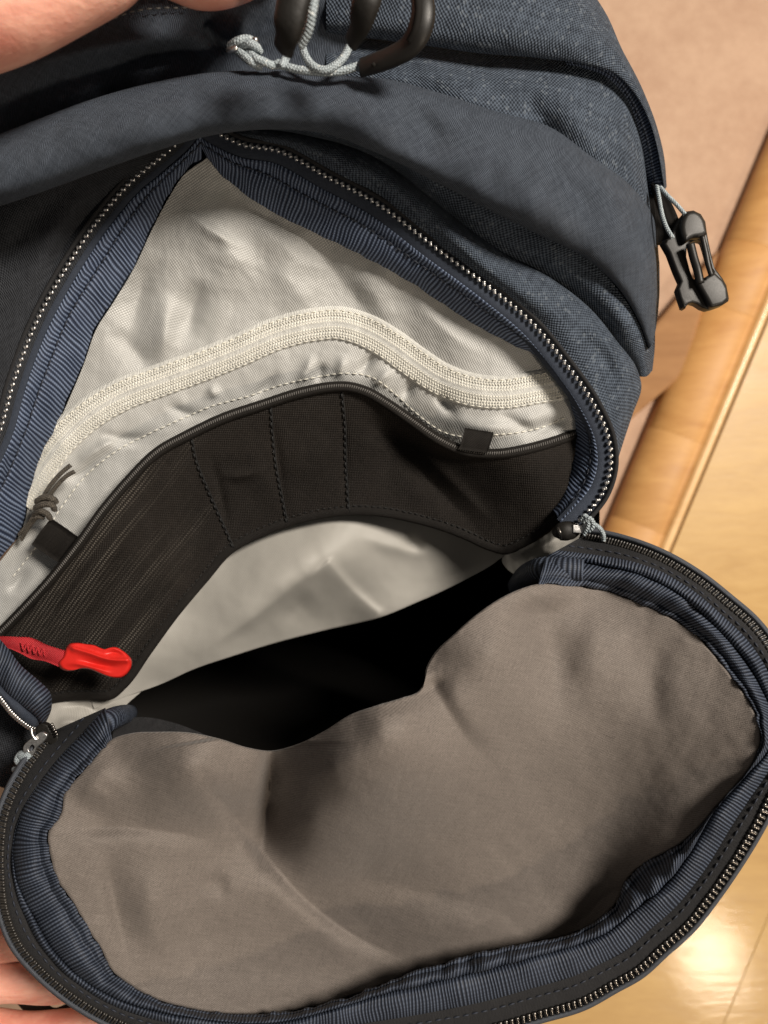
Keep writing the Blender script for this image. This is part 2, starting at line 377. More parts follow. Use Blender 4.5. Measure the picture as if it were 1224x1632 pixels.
def tube(name, pts, rad, m, parent=None, seg=10, closed=False, metres=False, flat=1.0):
    """round cord / bar along (x, y, d) points; rad in metres (number or list)"""
    P = np.array(pts, float) if metres else W(*np.array(pts, float).T)
    n = len(P); R = np.full(n, rad) if np.ndim(rad) == 0 else np.interp(np.linspace(0, 1, n), np.linspace(0, 1, len(rad)), rad)
    T = np.gradient(P, axis=0)
    if closed: T = np.roll(P, -1, 0) - np.roll(P, 1, 0)
    T /= np.linalg.norm(T, axis=1)[:, None] + 1e-12
    up = np.array([0, 0, 1.0]); A = np.cross(T, up); bad = np.linalg.norm(A, axis=1) < .05
    A[bad] = np.cross(T[bad], [1, 0, 0]); A /= np.linalg.norm(A, axis=1)[:, None]
    B = np.cross(A, T)
    th = np.linspace(0, 2 * math.pi, seg, endpoint=False)
    V = P[:, None] + R[:, None, None] * (np.cos(th)[None, :, None] * A[:, None] + flat * np.sin(th)[None, :, None] * B[:, None])
    idx = np.arange(n * seg).reshape(n, seg); F = []
    rng = n if closed else n - 1
    for i in range(rng):
        j = (i + 1) % n
        for k in range(seg): F.append((idx[i, k], idx[i, (k + 1) % seg], idx[j, (k + 1) % seg], idx[j, k]))
    if not closed: F.append(tuple(idx[0][::-1])); F.append(tuple(idx[-1]))
    L_ = np.r_[0, np.cumsum(np.linalg.norm(np.diff(P, axis=0), axis=1))]
    UV = np.stack([np.repeat(L_, seg), np.tile(th * R.mean(), n)], -1)
    me = bpy.data.meshes.new(name); me.from_pydata(V.reshape(-1, 3).tolist(), [], [tuple(int(q) for q in f) for f in F])
    uvl = me.uv_layers.new(name='UVMap'); li = np.empty(len(me.loops), np.int32); me.loops.foreach_get('vertex_index', li)
    uvl.data.foreach_set('uv', UV[li].astype(np.float32).ravel())
    bm = bmesh.new(); bm.from_mesh(me); bmesh.ops.recalc_face_normals(bm, faces=bm.faces); bm.to_mesh(me); bm.free()
    return link(name, me, m, parent)

def join_tubes(name, items, m, parent=None, kind=None):
    """several tubes that are one piece (twisted strands, a knot)"""
    objs = [tube('tmp', p, r, None, None, **kw) for p, r, kw in items]
    bm = bmesh.new()
    for o in objs: bm.from_mesh(o.data)
    me = bpy.data.meshes.new(name); bm.to_mesh(me); bm.free()
    for o in objs: d = o.data; bpy.data.objects.remove(o); bpy.data.meshes.remove(d)
    o = link(name, me, m, parent)
    if kind: o['kind'] = kind
    return o

def rope_items(pts, rad, turns, strands=2, n=None):
    """helical strands round a centre line of (x, y, d)"""
    c = crv(pts, n or int(turns * 14)); P = W(c[:, 0], c[:, 1], c[:, 2]); T = np.gradient(P, axis=0); T /= np.linalg.norm(T, axis=1)[:, None]
    A = np.cross(T, [0, 0, 1.0]); A /= np.linalg.norm(A, axis=1)[:, None] + 1e-9; B = np.cross(A, T)
    ph = np.linspace(0, turns * 2 * math.pi, len(P)); out = []
    for s_ in range(strands):
        q = ph + s_ * 2 * math.pi / strands
        V = P + rad * .5 * (np.cos(q)[:, None] * A + np.sin(q)[:, None] * B)
        out.append((V, rad * .62, dict(seg=7, metres=True)))
    return out

def empty(name, loc, label=None, cat=None, group=None, parent=None):
    o = bpy.data.objects.new(name, None); COL.objects.link(o); o.location = loc; o.empty_display_size = .05
    if label: o['label'] = label
    if cat: o['category'] = cat
    if group: o['group'] = group
    if parent: o.parent = parent
    return o

def stitches(name, c, m, parent, length=9.0, gap=3.0, r=.00028, lift=.0004, jit=.6, step_drop=.0):
    """a row of thread stitches lying on a (x, y, d) curve"""
    bm = bmesh.new(); s = np.r_[0, np.cumsum(np.linalg.norm(np.diff(c[:, :2], axis=0), axis=1))]; pos = 0
    while pos + length < s[-1]:
        q = []
        for k, hz in ((0, -.0002), (.25, 1), (.5, 1.15), (.75, 1), (1, -.0002)):
            t = pos + k * length
            x, y, d = (np.interp(t, s, c[:, j]) for j in range(3))
            q.append(W(x, y, d - (lift if hz > .5 else -.0003) * (hz if hz > .5 else 1)))
        q = np.array(q); T = q[-1] - q[0]; T /= np.linalg.norm(T) + 1e-9; A = np.cross(T, [0, 0, 1.0]); A /= np.linalg.norm(A) + 1e-9; Bv = np.cross(A, T)
        off_ = A * random.uniform(-1, 1) * .00015 * jit
        rings = []
        for i, p in enumerate(q):
            rr = r * (.6, 1, 1.05, 1, .6)[i]
            rings.append([bm.verts.new(p + off_ + rr * (math.cos(a) * A + math.sin(a) * Bv)) for a in (0, 1.257, 2.513, 3.77, 5.027)])
        for i in range(4):
            for k in range(5): bm.faces.new((rings[i][k], rings[i][(k + 1) % 5], rings[i + 1][(k + 1) % 5], rings[i + 1][k]))
        pos += length + gap + random.uniform(-.5, .5) * jit
    bmesh.ops.recalc_face_normals(bm, faces=bm.faces)
    me = bpy.data.meshes.new(name); bm.to_mesh(me); bm.free()
    o = link(name, me, m, parent); o['kind'] = 'stuff'; return o

def tooth_mesh(name, m, lx=.0012, ly=.0030, lz=.0012):
    """one zipper coil loop: a rounded capsule, thicker at one end"""
    bm = bmesh.new(); rings = []
    prof = [(-1, .35), (-.8, .85), (-.2, .9), (.25, .8), (.55, 1.05), (.85, .9), (1, .4)]
    for t, r in prof:
        rings.append([bm.verts.new((lx * r * math.cos(a), ly * t, lz * r * math.sin(a))) for a in [k * math.pi / 4 for k in range(8)]])
    for i in range(len(rings) - 1):
        for k in range(8): bm.faces.new((rings[i][k], rings[i][(k + 1) % 8], rings[i + 1][(k + 1) % 8], rings[i + 1][k]))
    bm.faces.new(rings[0][::-1]); bm.faces.new(rings[-1])
    bmesh.ops.recalc_face_normals(bm, faces=bm.faces)
    me = bpy.data.meshes.new(name); bm.to_mesh(me); bm.free(); me.materials.append(m)
    me.polygons.foreach_set('use_smooth', [True] * len(me.polygons)); return me

def frames_along(c, pitch):
    s = np.r_[0, np.cumsum(np.linalg.norm(np.diff(c[:, :2], axis=0), axis=1))]
    t = np.arange(pitch / 2, s[-1], pitch); X = np.stack([np.interp(t, s, c[:, k]) for k in range(3)], -1)
    P = W(X[:, 0], X[:, 1], X[:, 2]); T = np.gradient(P, axis=0); T /= np.linalg.norm(T, axis=1)[:, None]
    out = []
    for p, tt, x in zip(P, T, X):
        tv = Vector(tt); zv = Vector((0, 0, 1)); zv = (zv - tv * zv.dot(tv)).normalized(); yv = zv.cross(tv)
        out.append((Matrix(((tv.x, yv.x, zv.x, p[0]), (tv.y, yv.y, zv.y, p[1]), (tv.z, yv.z, zv.z, p[2]), (0, 0, 0, 1))), x))
    return out

# ================================================================== THE SETTING
def poly_prism(name, pts2, z0, z1, m, parent=None, bev=0.0):
    bm = bmesh.new(); a = [bm.verts.new((x, y, z1)) for x, y in pts2]; b = [bm.verts.new((x, y, z0)) for x, y in pts2]
    bm.faces.new(a); bm.faces.new(b[::-1]); n = len(a)
    for i in range(n): bm.faces.new((a[i], b[i], b[(i + 1) % n], a[(i + 1) % n]))
    bmesh.ops.recalc_face_normals(bm, faces=bm.faces)
    if bev: bmesh.ops.bevel(bm, geom=list(bm.edges), offset=bev, segments=2, affect='EDGES', profile=.6)
    me = bpy.data.meshes.new(name); bm.to_mesh(me); bm.free()
    return link(name, me, m, parent, smooth=False)

fl = poly_prism('carpet', [(-4, -4), (4, -4), (4, 4), (-4, 4)], -.02, 0, M['carpet']); fl['kind'] = 'structure'
ZP = .05; DP = CZ - ZP                       # raised wooden floor, its distance from the camera
# step edge: left silhouette and groove line seen in the photograph, extended both ways
def on(px, py, z): d = CZ - z; return np.array([(px - 612) * S * d, (816 - py) * S * d])
g0 = on(1058, 897, ZP); g1 = on(1224, 500, ZP)
dirv = (g1 - g0) / np.linalg.norm(g1 - g0); nrm = np.array([-dirv[1], dirv[0]])      # nrm points left, off the step
def lp(t, o, z): p = g0 + dirv * t + nrm * o; return (p[0], p[1], z)
NW = .079                                    # width of the rounded wooden nosing
step = empty('step_edge', (g0[0], g0[1], 0), 'rounded honey coloured wooden step edge between the carpet and the glossy floor', 'step')
prof = [(0.0, ZP - .03), (0.0, ZP - .001)]
prof += [(.011, ZP - .001), (.013, ZP - .004), (.016, ZP - .0045), (.020, ZP - .002)]
for a in np.linspace(78, -10, 14):
    prof.append((NW - .054 + .054 * math.cos(math.radians(a)), ZP - .038 + .036 * math.sin(math.radians(a)) - .001))
prof += [(NW - .004, .001)]
def nosing_block(t0, t1, name='nosing_block'):
    ts = [t0 + .0001, t0 + .0012, t1 - .0012, t1 - .0001]; rows = []
    for i, t in enumerate(ts):
        ins = .0004 if i in (0, 3) else 0
        rows.append([lp(t, o - (ins if o > .03 else 0), z - ins) for o, z in prof])
    G = np.array(rows)
    o = grid_obj(name, G, M['nosing'], step); return o
def subl(o):
    o.location = -Vector(step.location); return o
for t0, t1 in [(-2.2, -1.6), (-1.6, -1.02), (-1.02, -.50), (-.50, -.19), (-.19, .035), (.035, .165), (.165, .345), (.345, .44), (.44, .62), (.62, .95), (.95, 1.5), (1.5, 2.2)]:
    subl(nosing_block(t0, t1))
lipG = np.array([[lp(t, o, z) for o, z in ((-.0005, ZP - .03), (-.0005, ZP + .0006), (.0, ZP + .0010), (.0085, ZP + .0010), (.0095, ZP - .0002), (.0095, ZP - .004))] for t in (-2.2, 2.2)])
subl(grid_obj('edge_lip', lipG, M['nosing_lip'], step))
grooveG = np.array([[lp(t, o, z) for o, z in ((-.0040, ZP - .006), (.0002, ZP - .006))] for t in (-2.2, 2.2)])
gm = simple('dark_seam', (.06, .065, .05), .7)
subl(grid_obj('seam', grooveG, gm, step))
# glossy wooden floor in boards running with the grain, seams closed tight
def floor_board(u0, u1, v0, v1, root):
    # v measured to the right of the groove, u along it
    e = .00025
    P = [lp(u0 + e, -v0 - e, 0)[:2], lp(u1 - e, -v0 - e, 0)[:2], lp(u1 - e, -v1 + e, 0)[:2], lp(u0 + e, -v1 + e, 0)[:2]]
    o = poly_prism('floor_board', P, ZP - .015, ZP, M['floor'], root, bev=.0006)
    o.location = -Vector(root.location); return o
fb = poly_prism('wooden_floor', [lp(-2.2, -.004, 0)[:2], lp(2.2, -.004, 0)[:2], lp(2.2, -1.9, 0)[:2], lp(-2.2, -1.9, 0)[:2]], .0005, ZP - .016, gm); fb['kind'] = 'structure'
k = 0
for v0 in np.arange(.004, 1.8, .303):
    us = [-2.2 + .37 * (k % 2)] + [x + .21 * (k % 3) for x in np.arange(-1.9, 2.2, .91)] + [2.2]
    us = sorted(u for u in us if -2.2 <= u <= 2.2)
    for a, b in zip(us[:-1], us[1:]):
        if b - a > .02: floor_board(a, b, v0, v0 + .303, fb)
    k += 1
# low tan board that runs off to the left of the step
lb = [on(1150, 393, .030), on(860, 735, .030), on(850, 800, .030), on(1092, 596, .030)]
rb = poly_prism('floor_board_edge', [tuple(p) for p in lb], .0005, .030, M['riser'], None, bev=.006)
rb.name = 'skirting_board'; rb['label'] = 'low tan wooden board beside the bag that meets the rounded step edge'; rb['category'] = 'board'

# ================================================================== THE BACKPACK
bag = empty('backpack', (0, 0, .16), 'navy heathered canvas backpack hanging open with pale grey lining and taupe flap', 'backpack')
class Root: pass
def part(name, loc=(0, 0, 0)): ...
def B(o):                                    # hang a part built in room coordinates on the bag
    o.parent = bag; o.location = -Vector(bag.location); return o

# ---- main zipper line (body side), left arm then right arm
ZL = crv([(-150, 920, .410), (-60, 800, .405), (-20, 735, .402), (0, 690, .400), (22, 612, .398), (60, 512, .395), (108, 425, .391), (160, 348, .387), (212, 288, .384), (258, 250, .382), (285, 226, .382), (306, 200, .382)], step=2)
ZR = crv([(320, 196, .382), (350, 214, .382), (386, 231, .381), (440, 240, .382), (520, 282, .384), (600, 325, .386), (690, 393, .389), (780, 460, .392), (850, 519, .400), (900, 580, .404), (945, 645, .409), (968, 697, .412), (972, 742, .413), (958, 787, .414), (930, 822, .413), (908, 846, .414)], step=2)
# edges of the pale lining
LL = [(-150, 1090, .445), (-60, 960, .440), (-30, 925, .438), (0, 890, .436), (32, 845, .434), (48, 780, .430), (62, 735, .426), (88, 680, .421), (108, 635, .417), (132, 578, .413), (152, 522, .409), (180, 478, .405), (212, 425, .401), (240, 365, .397), (268, 312, .394), (295, 272, .391), (328, 248, .389)]
LR = [(328, 248, .389), (352, 278, .392), (388, 308, .394), (430, 335, .396), (520, 380, .400), (620, 430, .404), (700, 480, .408), (760, 520, .411), (830, 555, .415), (870, 577, .418), (893, 607, .421), (908, 645, .424), (918, 690, .427), (912, 740, .430), (893, 790, .433), (875, 820, .435), (850, 880, .44)]

RIBP = .002
def ribuv(G, U):
    dv = np.linalg.norm(np.diff(G, axis=0), axis=-1).mean(1); Vv = np.r_[0, np.cumsum(dv)]
    return np.stack([U, np.repeat(Vv[:, None], G.shape[1], 1)], -1)
def rib_push(per, amp, seed=0, puck=.0004, pper=60):
    def f(R, s):                               # R rows in px space, s arclength px per column
        nv = R.shape[0]; vv = np.linspace(0, 1, nv)[:, None]
        wob = np.array([[noise.noise(Vector((q / 23.0, v_ * 1.3, seed))) for q in s] for v_ in vv[:, 0]])
        ph = 2 * math.pi * (s[None] / per + wob * .55)
        env = .65 + .95 * np.array([[noise.noise(Vector((q / 41.0, v_ * 2, seed + 5))) for q in s] for v_ in vv[:, 0]])
        pk = np.array([[noise.noise(Vector((q / pper, v_ * .8, seed + 9))) for q in s] for v_ in vv[:, 0]])
        R[..., 2] -= amp * env * (.5 + .5 * np.sin(ph)) + puck * pk
        return R, ph / (2 * math.pi) * RIBP
    return f
def band(name, A, Bc, m, bulge=.002, per=6.8, amp=.00035, rows=10, shape=None, seed=0, puck=.0006, pper=60, step=1.0, thick=0.0, parent=None):
    """ribbon between two traced edges with a rounded section and real ribs"""
    a = crv(A, step=step) if not isinstance(A, np.ndarray) else A
    n = max(len(a), int(np.linalg.norm(np.diff(a[:, :2], axis=0), axis=1).sum() / step))
    a = crv(a[::6].tolist() + [a[-1].tolist()], n); b = crv(Bc[::6].tolist() + [Bc[-1].tolist()] if isinstance(Bc, np.ndarray) else Bc, n)
    v = np.linspace(0, 1, rows)[:, None, None]
    R = a[None] * (1 - v) + b[None] * v
    prof_ = shape(v[..., 0]) if shape else np.sin(math.pi * v[..., 0])**.6
    R[..., 2] -= bulge * prof_
    mid = R[rows // 2]; s = np.r_[0, np.cumsum(np.linalg.norm(np.diff(mid[:, :2], axis=0), axis=1))]
    R, U = rib_push(per, amp, seed, puck, pper)(R, s)
    G = W(R[..., 0], R[..., 1], R[..., 2])
    o = grid_obj(name, G, m, None, thick, uvs=ribuv(G, U)); B(o)
    if parent: pass
    return o, R

# ---- outer cloth panels -------------------------------------------------------------------
def wrinkle(sc, amp, seed):
    def f(x, y): return amp * fbm(x, y, sc, seed)
    return f
# band (folded pocket edge) across the top
C1 = [(-90, 352, .352), (0, 328, .348), (60, 308, .345), (150, 275, .342), (250, 240, .341), (330, 217, .341), (440, 206, .343), (520, 213, .346), (600, 243, .350), (700, 292, .357), (800, 344, .366), (860, 374, .373), (932, 410, .384), (985, 458, .397), (1022, 520, .412), (1034, 556, .424)]
C1m1 = [(-90, 335, .336), (0, 306, .334), (60, 287, .332), (150, 254, .330), (250, 221, .330), (330, 200, .331), (440, 188, .334), (520, 194, .337), (600, 222, .341), (700, 268, .348), (800, 318, .357), (868, 350, .365), (940, 388, .377), (992, 440, .391), (1030, 500, .407), (1040, 545, .419)]
C1m2 = [(-90, 285, .332), (0, 255, .330), (60, 232, .329), (150, 200, .328), (250, 173, .328), (330, 160, .329), (440, 155, .332), (520, 162, .334), (600, 180, .338), (700, 215, .345), (800, 258, .354), (880, 298, .363), (955, 345, .376), (1010, 400, .391), (1040, 460, .408), (1046, 520, .420)]
T1m = [(-90, 250, .336), (0, 221, .334), (60, 198, .333), (150, 165, .333), (250, 138, .334), (330, 124, .336), (440, 122, .339), (540, 130, .342), (620, 140, .345), (700, 166, .350), (790, 200, .358), (872, 228, .366), (935, 268, .377), (1000, 320, .390), (1040, 385, .408), (1051, 470, .424)]
T1 = [(-90, 243, .345), (0, 213, .342), (60, 190, .341), (150, 157, .341), (250, 130, .342), (330, 116, .344), (440, 113, .347), (540, 120, .350), (620, 127, .354), (700, 148, .360), (790, 178, .367), (880, 205, .374), (940, 248, .384), (1005, 297, .396), (1040, 345, .412), (1051, 420, .432)]
def under(c, dx, dy, dd): return [(x + dx, y + dy, d + dd) for x, y, d in c]
bandpush = lambda x, y: .0026 * fbm(x, y, 110, 3) + cloth_folds(x, y, [([(560, 150), (640, 230)], 1.2, 18, 40), ([(740, 180), (850, 300), (960, 400)], 3.2, 26, 60), ([(880, 215), (960, 290), (1010, 380), (1040, 470)], 3.0, 18, 44), ([(820, 210), (900, 290), (980, 380)], -2.0, 20, 20), ([(640, 150), (720, 250)], -2.0, 20, 50), ([(300, 130), (180, 240)], .8, 50, 50)])
B(sheet('pocket_band', [under(T1, -6, 26, .022), under(T1, -1, 7, .008), T1, T1m, C1m2, C1m1, C1, under(C1, -1, -8, .010), under(C1, -3, -26, .020)], 360, M['canvas_fine'], None, per=7, push=bandpush)[0])
# puffy roll between the band and the front panel
C2 = [(330, 205, .392), (470, 222, .392), (560, 245, .393), (640, 290, .396), (705, 350, .400), (782, 412, .404), (840, 438, .408), (895, 465, .412), (940, 508, .418), (975, 550, .424), (1003, 577, .430), (1014, 600, .436)]
C2m = [(330, 190, .376), (480, 205, .374), (590, 232, .376), (680, 290, .379), (750, 345, .382), (820, 385, .384), (880, 412, .388), (935, 445, .396), (978, 490, .405), (1006, 530, .414), (1024, 568, .424), (1030, 600, .434)]
C2t = [(330, 170, .372), (480, 175, .370), (600, 205, .370), (700, 258, .373), (800, 312, .378), (880, 352, .384), (950, 385, .394), (1000, 430, .406), (1030, 475, .418), (1042, 510, .426), (1044, 545, .434), (1040, 590, .446)]
rollpush = lambda x, y: .0010 * fbm(x, y, 60, 11) + cloth_folds(x, y, [([(740, 340), (820, 375), (900, 440)], -1.4, 14, 20), ([(620, 265), (700, 330)], 1.5, 16, 24), ([(940, 440), (1000, 520), (1022, 580)], 1.8, 14, 26)])
B(sheet('puffed_fold', [C2t, C2m, C2, under(C2, -8, 4, .014)], 240, M['canvas'], None, per=9, push=rollpush)[0])
# front panel hugging the zipper (right)
ZRo = off(ZR, 8, -.001)
S1a = [tuple(p) for p in ZRo[::24]] + [tuple(ZRo[-1])]
S1m = [(330, 206, .382), (470, 226, .376), (560, 262, .374), (640, 306, .375), (710, 362, .378), (790, 425, .382), (860, 480, .391), (920, 532, .398), (965, 590, .406), (988, 640, .413), (992, 690, .418), (982, 742, .420), (958, 795, .424), (925, 836, .425)]
S1b = [(330, 190, .388), (480, 212, .384), (575, 240, .384), (655, 290, .385), (725, 348, .388), (800, 402, .392), (880, 446, .398), (945, 498, .406), (985, 548, .414), (1012, 585, .420), (1022, 618, .428), (1010, 655, .436), (985, 720, .442), (962, 800, .446)]
S1c = [(330, 200, .400), (480, 225, .398), (575, 250, .398), (655, 300, .400), (725, 358, .402), (800, 412, .406), (880, 455, .412), (942, 508, .420), (980, 558, .430), (1004, 590, .436), (1006, 640, .450), (998, 665, .462), (975, 725, .466), (950, 800, .470)]
fppush = lambda x, y: .0009 * fbm(x, y, 80, 21) + cloth_folds(x, y, [([(640, 330), (760, 420), (870, 500)], 1.2, 14, 22), ([(900, 500), (970, 590), (985, 660)], -1.6, 14, 16), ([(720, 360), (800, 430), (880, 470)], -1.2, 10, 14), ([(930, 520), (985, 570), (1005, 620)], 1.4, 10, 16), ([(560, 262), (640, 330)], -1.2, 12, 16)])
B(sheet('front_panel', [S1a, S1m, S1b, S1c], 300, M['canvas'], None, per=9, push=fppush)[0])
# cloth between the band and the top seam
U = [(520, 62, .372), (600, 68, .374), (680, 78, .376), (760, 88, .379), (860, 96, .384), (930, 106, .390), (972, 122, .396), (998, 150, .403), (1014, 190, .412), (1024, 235, .420), (1029, 280, .428), (1032, 330, .436)]
V3 = [(520, 150, .372), (600, 160, .372), (690, 190, .374), (780, 225, .378), (860, 250, .383), (920, 280, .389), (970, 315, .396), (1005, 350, .405), (1028, 385, .416), (1042, 410, .424), (1046, 440, .432), (1046, 480, .440)]
V2 = [(520, 100, .368), (600, 106, .367), (685, 122, .368), (770, 140, .371), (860, 160, .375), (925, 185, .381), (975, 222, .390), (1006, 262, .400), (1025, 300, .411), (1036, 335, .421), (1040, 370, .430), (1042, 410, .438)]
p4 = lambda x, y: .0009 * fbm(x, y, 70, 31) + cloth_folds(x, y, [([(660, 95), (780, 180), (900, 240)], 1.4, 18, 30), ([(860, 110), (910, 180), (985, 285)], 2.6, 16, 34), ([(820, 120), (870, 200), (930, 250)], -1.6, 16, 16), ([(960, 130), (1005, 230), (1025, 320)], 1.6, 12, 16), ([(600, 80), (680, 130)], -1.2, 20, 14)])
B(sheet('upper_panel', [under(U, -6, -60, .020), under(U, -4, -14, .006), U, V2, V3], 260, M['canvas'], None, per=8, push=p4)[0])
# top panel with bound edge
U2 = [(520, 54, .366), (600, 62, .366), (680, 72, .366), (760, 83, .368), (860, 91, .372), (930, 101, .378), (978, 116, .385), (1010, 148, .394), (1034, 192, .404), (1048, 240, .414), (1055, 280, .422), (1058, 302, .428)]
Tm = [(520, 20, .355), (600, 26, .355), (680, 32, .356), (760, 38, .359), (860, 44, .364), (930, 54, .372), (970, 72, .381), (1004, 110, .391), (1030, 160, .402), (1048, 215, .414), (1058, 260, .424), (1061, 300, .430)]
Tt = [(520, -80, .352), (600, -76, .353), (700, -70, .356), (800, -60, .362), (880, -40, .372), (930, -10, .384), (965, 24, .396), (992, 80, .408), (1022, 140, .418), (1046, 200, .428), (1058, 250, .436), (1062, 296, .440)]
Tu = [(500, -150, .39), (600, -150, .392), (700, -140, .394), (800, -120, .400), (880, -90, .410), (930, -40, .425), (955, 10, .440), (980, 80, .450), (1010, 140, .455), (1036, 200, .46), (1048, 250, .462), (1052, 296, .465)]
p5 = lambda x, y: .0010 * fbm(x, y, 110, 41) + cloth_folds(x, y, [([(700, 20), (900, 60)], 1.2, 40, 40)])
B(sheet('top_panel', [under(U2, -3, -10, .010), U2, Tm, Tt, Tu], 260, M['canvas'], None, per=9, push=p5)[0])
# navy bound edge that hangs below the seam
e1 = crv([(900, 94, .384), (944, 98, .387), (988, 112, .392), (1018, 146, .401), (1039, 190, .410), (1051, 238, .419), (1057, 280, .426), (1058, 306, .428)], 200)
e2 = crv([(905, 106, .390), (934, 113, .393), (962, 128, .398), (984, 158, .405), (1003, 200, .415), (1018, 245, .424), (1026, 284, .432), (1032, 312, .438)], 200)
o, R = band('bound_edge', e1, e2, M['rib'], bulge=.0015, per=5, amp=.0002, rows=8, seed=3, step=1.3)
stitches('edge_stitching', off((e1 + e2) / 2, 0, -.0022), M['navy_thread'], bag, 8, 3).location = -bag.location
# left top panel under the hand
A0 = [(-90, 60, .352), (0, 20, .350), (120, -30, .350), (240, -60, .352), (360, -70, .354), (460, -70, .356), (560, -60, .358)]
A1 = [(-90, 150, .350), (0, 108, .346), (120, 56, .344), (240, 14, .344), (350, 12, .346), (450, -10, .350), (560, -10, .354)]
A2 = [(-90, 200, .352), (0, 150, .347), (120, 100, .344), (240, 62, .345), (350, 58, .350), (450, 40, .358), (560, 30, .362)]
A3 = [(-90, 240, .358), (0, 200, .354), (120, 146, .352), (240, 108, .354), (350, 92, .360), (450, 84, .366), (560, 76, .370)]
A4 = [(-90, 270, .362), (0, 240, .362), (120, 190, .362), (240, 150, .362), (350, 140, .366), (450, 140, .370), (560, 140, .372)]
p6 = lambda x, y: .0008 * fbm(x, y, 70, 51) + cloth_folds(x, y, [([(0, 120), (140, 80), (300, 62), (360, 70)], 2.2, 16, 24), ([(170, 110), (240, 92), (340, 78)], -2.2, 14, 16), ([(60, 175), (200, 120)], 1.2, 14, 20), ([(320, 20), (345, 70), (360, 90)], -3.0, 10, 14), ([(370, 20), (380, 70)], 2.2, 14, 14), ([(150, 170), (220, 135)], -1.4, 14, 14)])
B(sheet('top_flap_panel', [A0, A1, A2, A3, A4], 260, M['canvas_fine'], None, per=9, push=p6)[0])
# left side of the bag under the band, down to the zipper
ZLo = off(ZL, 9, .0)[::-1]
D0 = [tuple(p) for p in off(ZL, -9, -.001)[::24]] + [tuple(off(ZL, -9, -.001)[-1])]
D1 = [(-110, 770, .404), (-75, 700, .400), (-45, 600, .396), (0, 490, .391), (40, 410, .386), (85, 345, .381), (130, 295, .378), (190, 250, .376), (250, 222, .376), (300, 212, .377)]
D2 = [(-140, 740, .402), (-110, 640, .398), (-80, 540, .392), (-30, 430, .386), (5, 370, .381), (50, 318, .377), (95, 282, .375), (160, 240, .374), (230, 205, .375), (290, 195, .378)]
D3 = [(-180, 700, .41), (-160, 600, .405), (-130, 500, .397), (-80, 390, .390), (-40, 330, .384), (10, 290, .380), (60, 260, .378), (130, 215, .377), (220, 185, .378), (280, 175, .380)]
p7 = lambda x, y: .0009 * fbm(x, y, 60, 61) + folds(x, y, [([(250, 250), (150, 330), (80, 440), (20, 570)], -3.2, 12, 18), ([(200, 262), (110, 340), (50, 440), (-10, 560)], 2.2, 14, 18), ([(120, 290), (40, 360), (-20, 450)], -1.8, 16, 16)])
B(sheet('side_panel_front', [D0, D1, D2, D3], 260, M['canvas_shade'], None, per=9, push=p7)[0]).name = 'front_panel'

# ---- zipper tape, welt and grosgrain (body side) --------------------------------------------
def arm(Z, Lc, side, seed):
    n = len(Z)
    zo = off(Z, side * 9, -.0008); zi = off(Z, -side * 20, .0016)
    R = np.array([off(Z, side * t, dz) for t, dz in ((13, .006), (12, .0), (9, -.0012), (5, .0002), (-4, .0008), (-10, .0004), (-22, .0016), (-28, .004))])
    G = W(R[..., 0], R[..., 1], R[..., 2]); tp = B(grid_obj('main_zipper_tape', G, M['tape']))
    # welt rim on the outside of the teeth
    rim = off(Z, side * 10.5, -.0016)
    B(tube('zipper_rim', rim[::3], .0011, M['tape_black'], None, 8))
    return tp
ZRLL = LL
tapeL = arm(ZL, LL, 1, 1); tapeR = arm(ZR, LR, 1, 2)
# note: off() goes to the left of travel; ZL runs upward so +1 is left = outside, ZR runs down-right so +1 is up-right = outside
tooth_s = tooth_mesh('zipper_tooth', M['silver'], .00112, .00128, .0012)
NT = 0
for Z, tp in ((ZL, tapeL), (ZR, tapeR)):
    for mtx, x in frames_along(off(Z, 1.0, -.0016), 10.6):
        if x[1] < 205 or x[0] < -25: continue
        o = bpy.data.objects.new('zipper_tooth', tooth_s); COL.objects.link(o); o.parent = tp; o.matrix_local = mtx
        o.rotation_euler.rotate_axis('Z', .7 + random.uniform(-.05, .05)); NT += 1

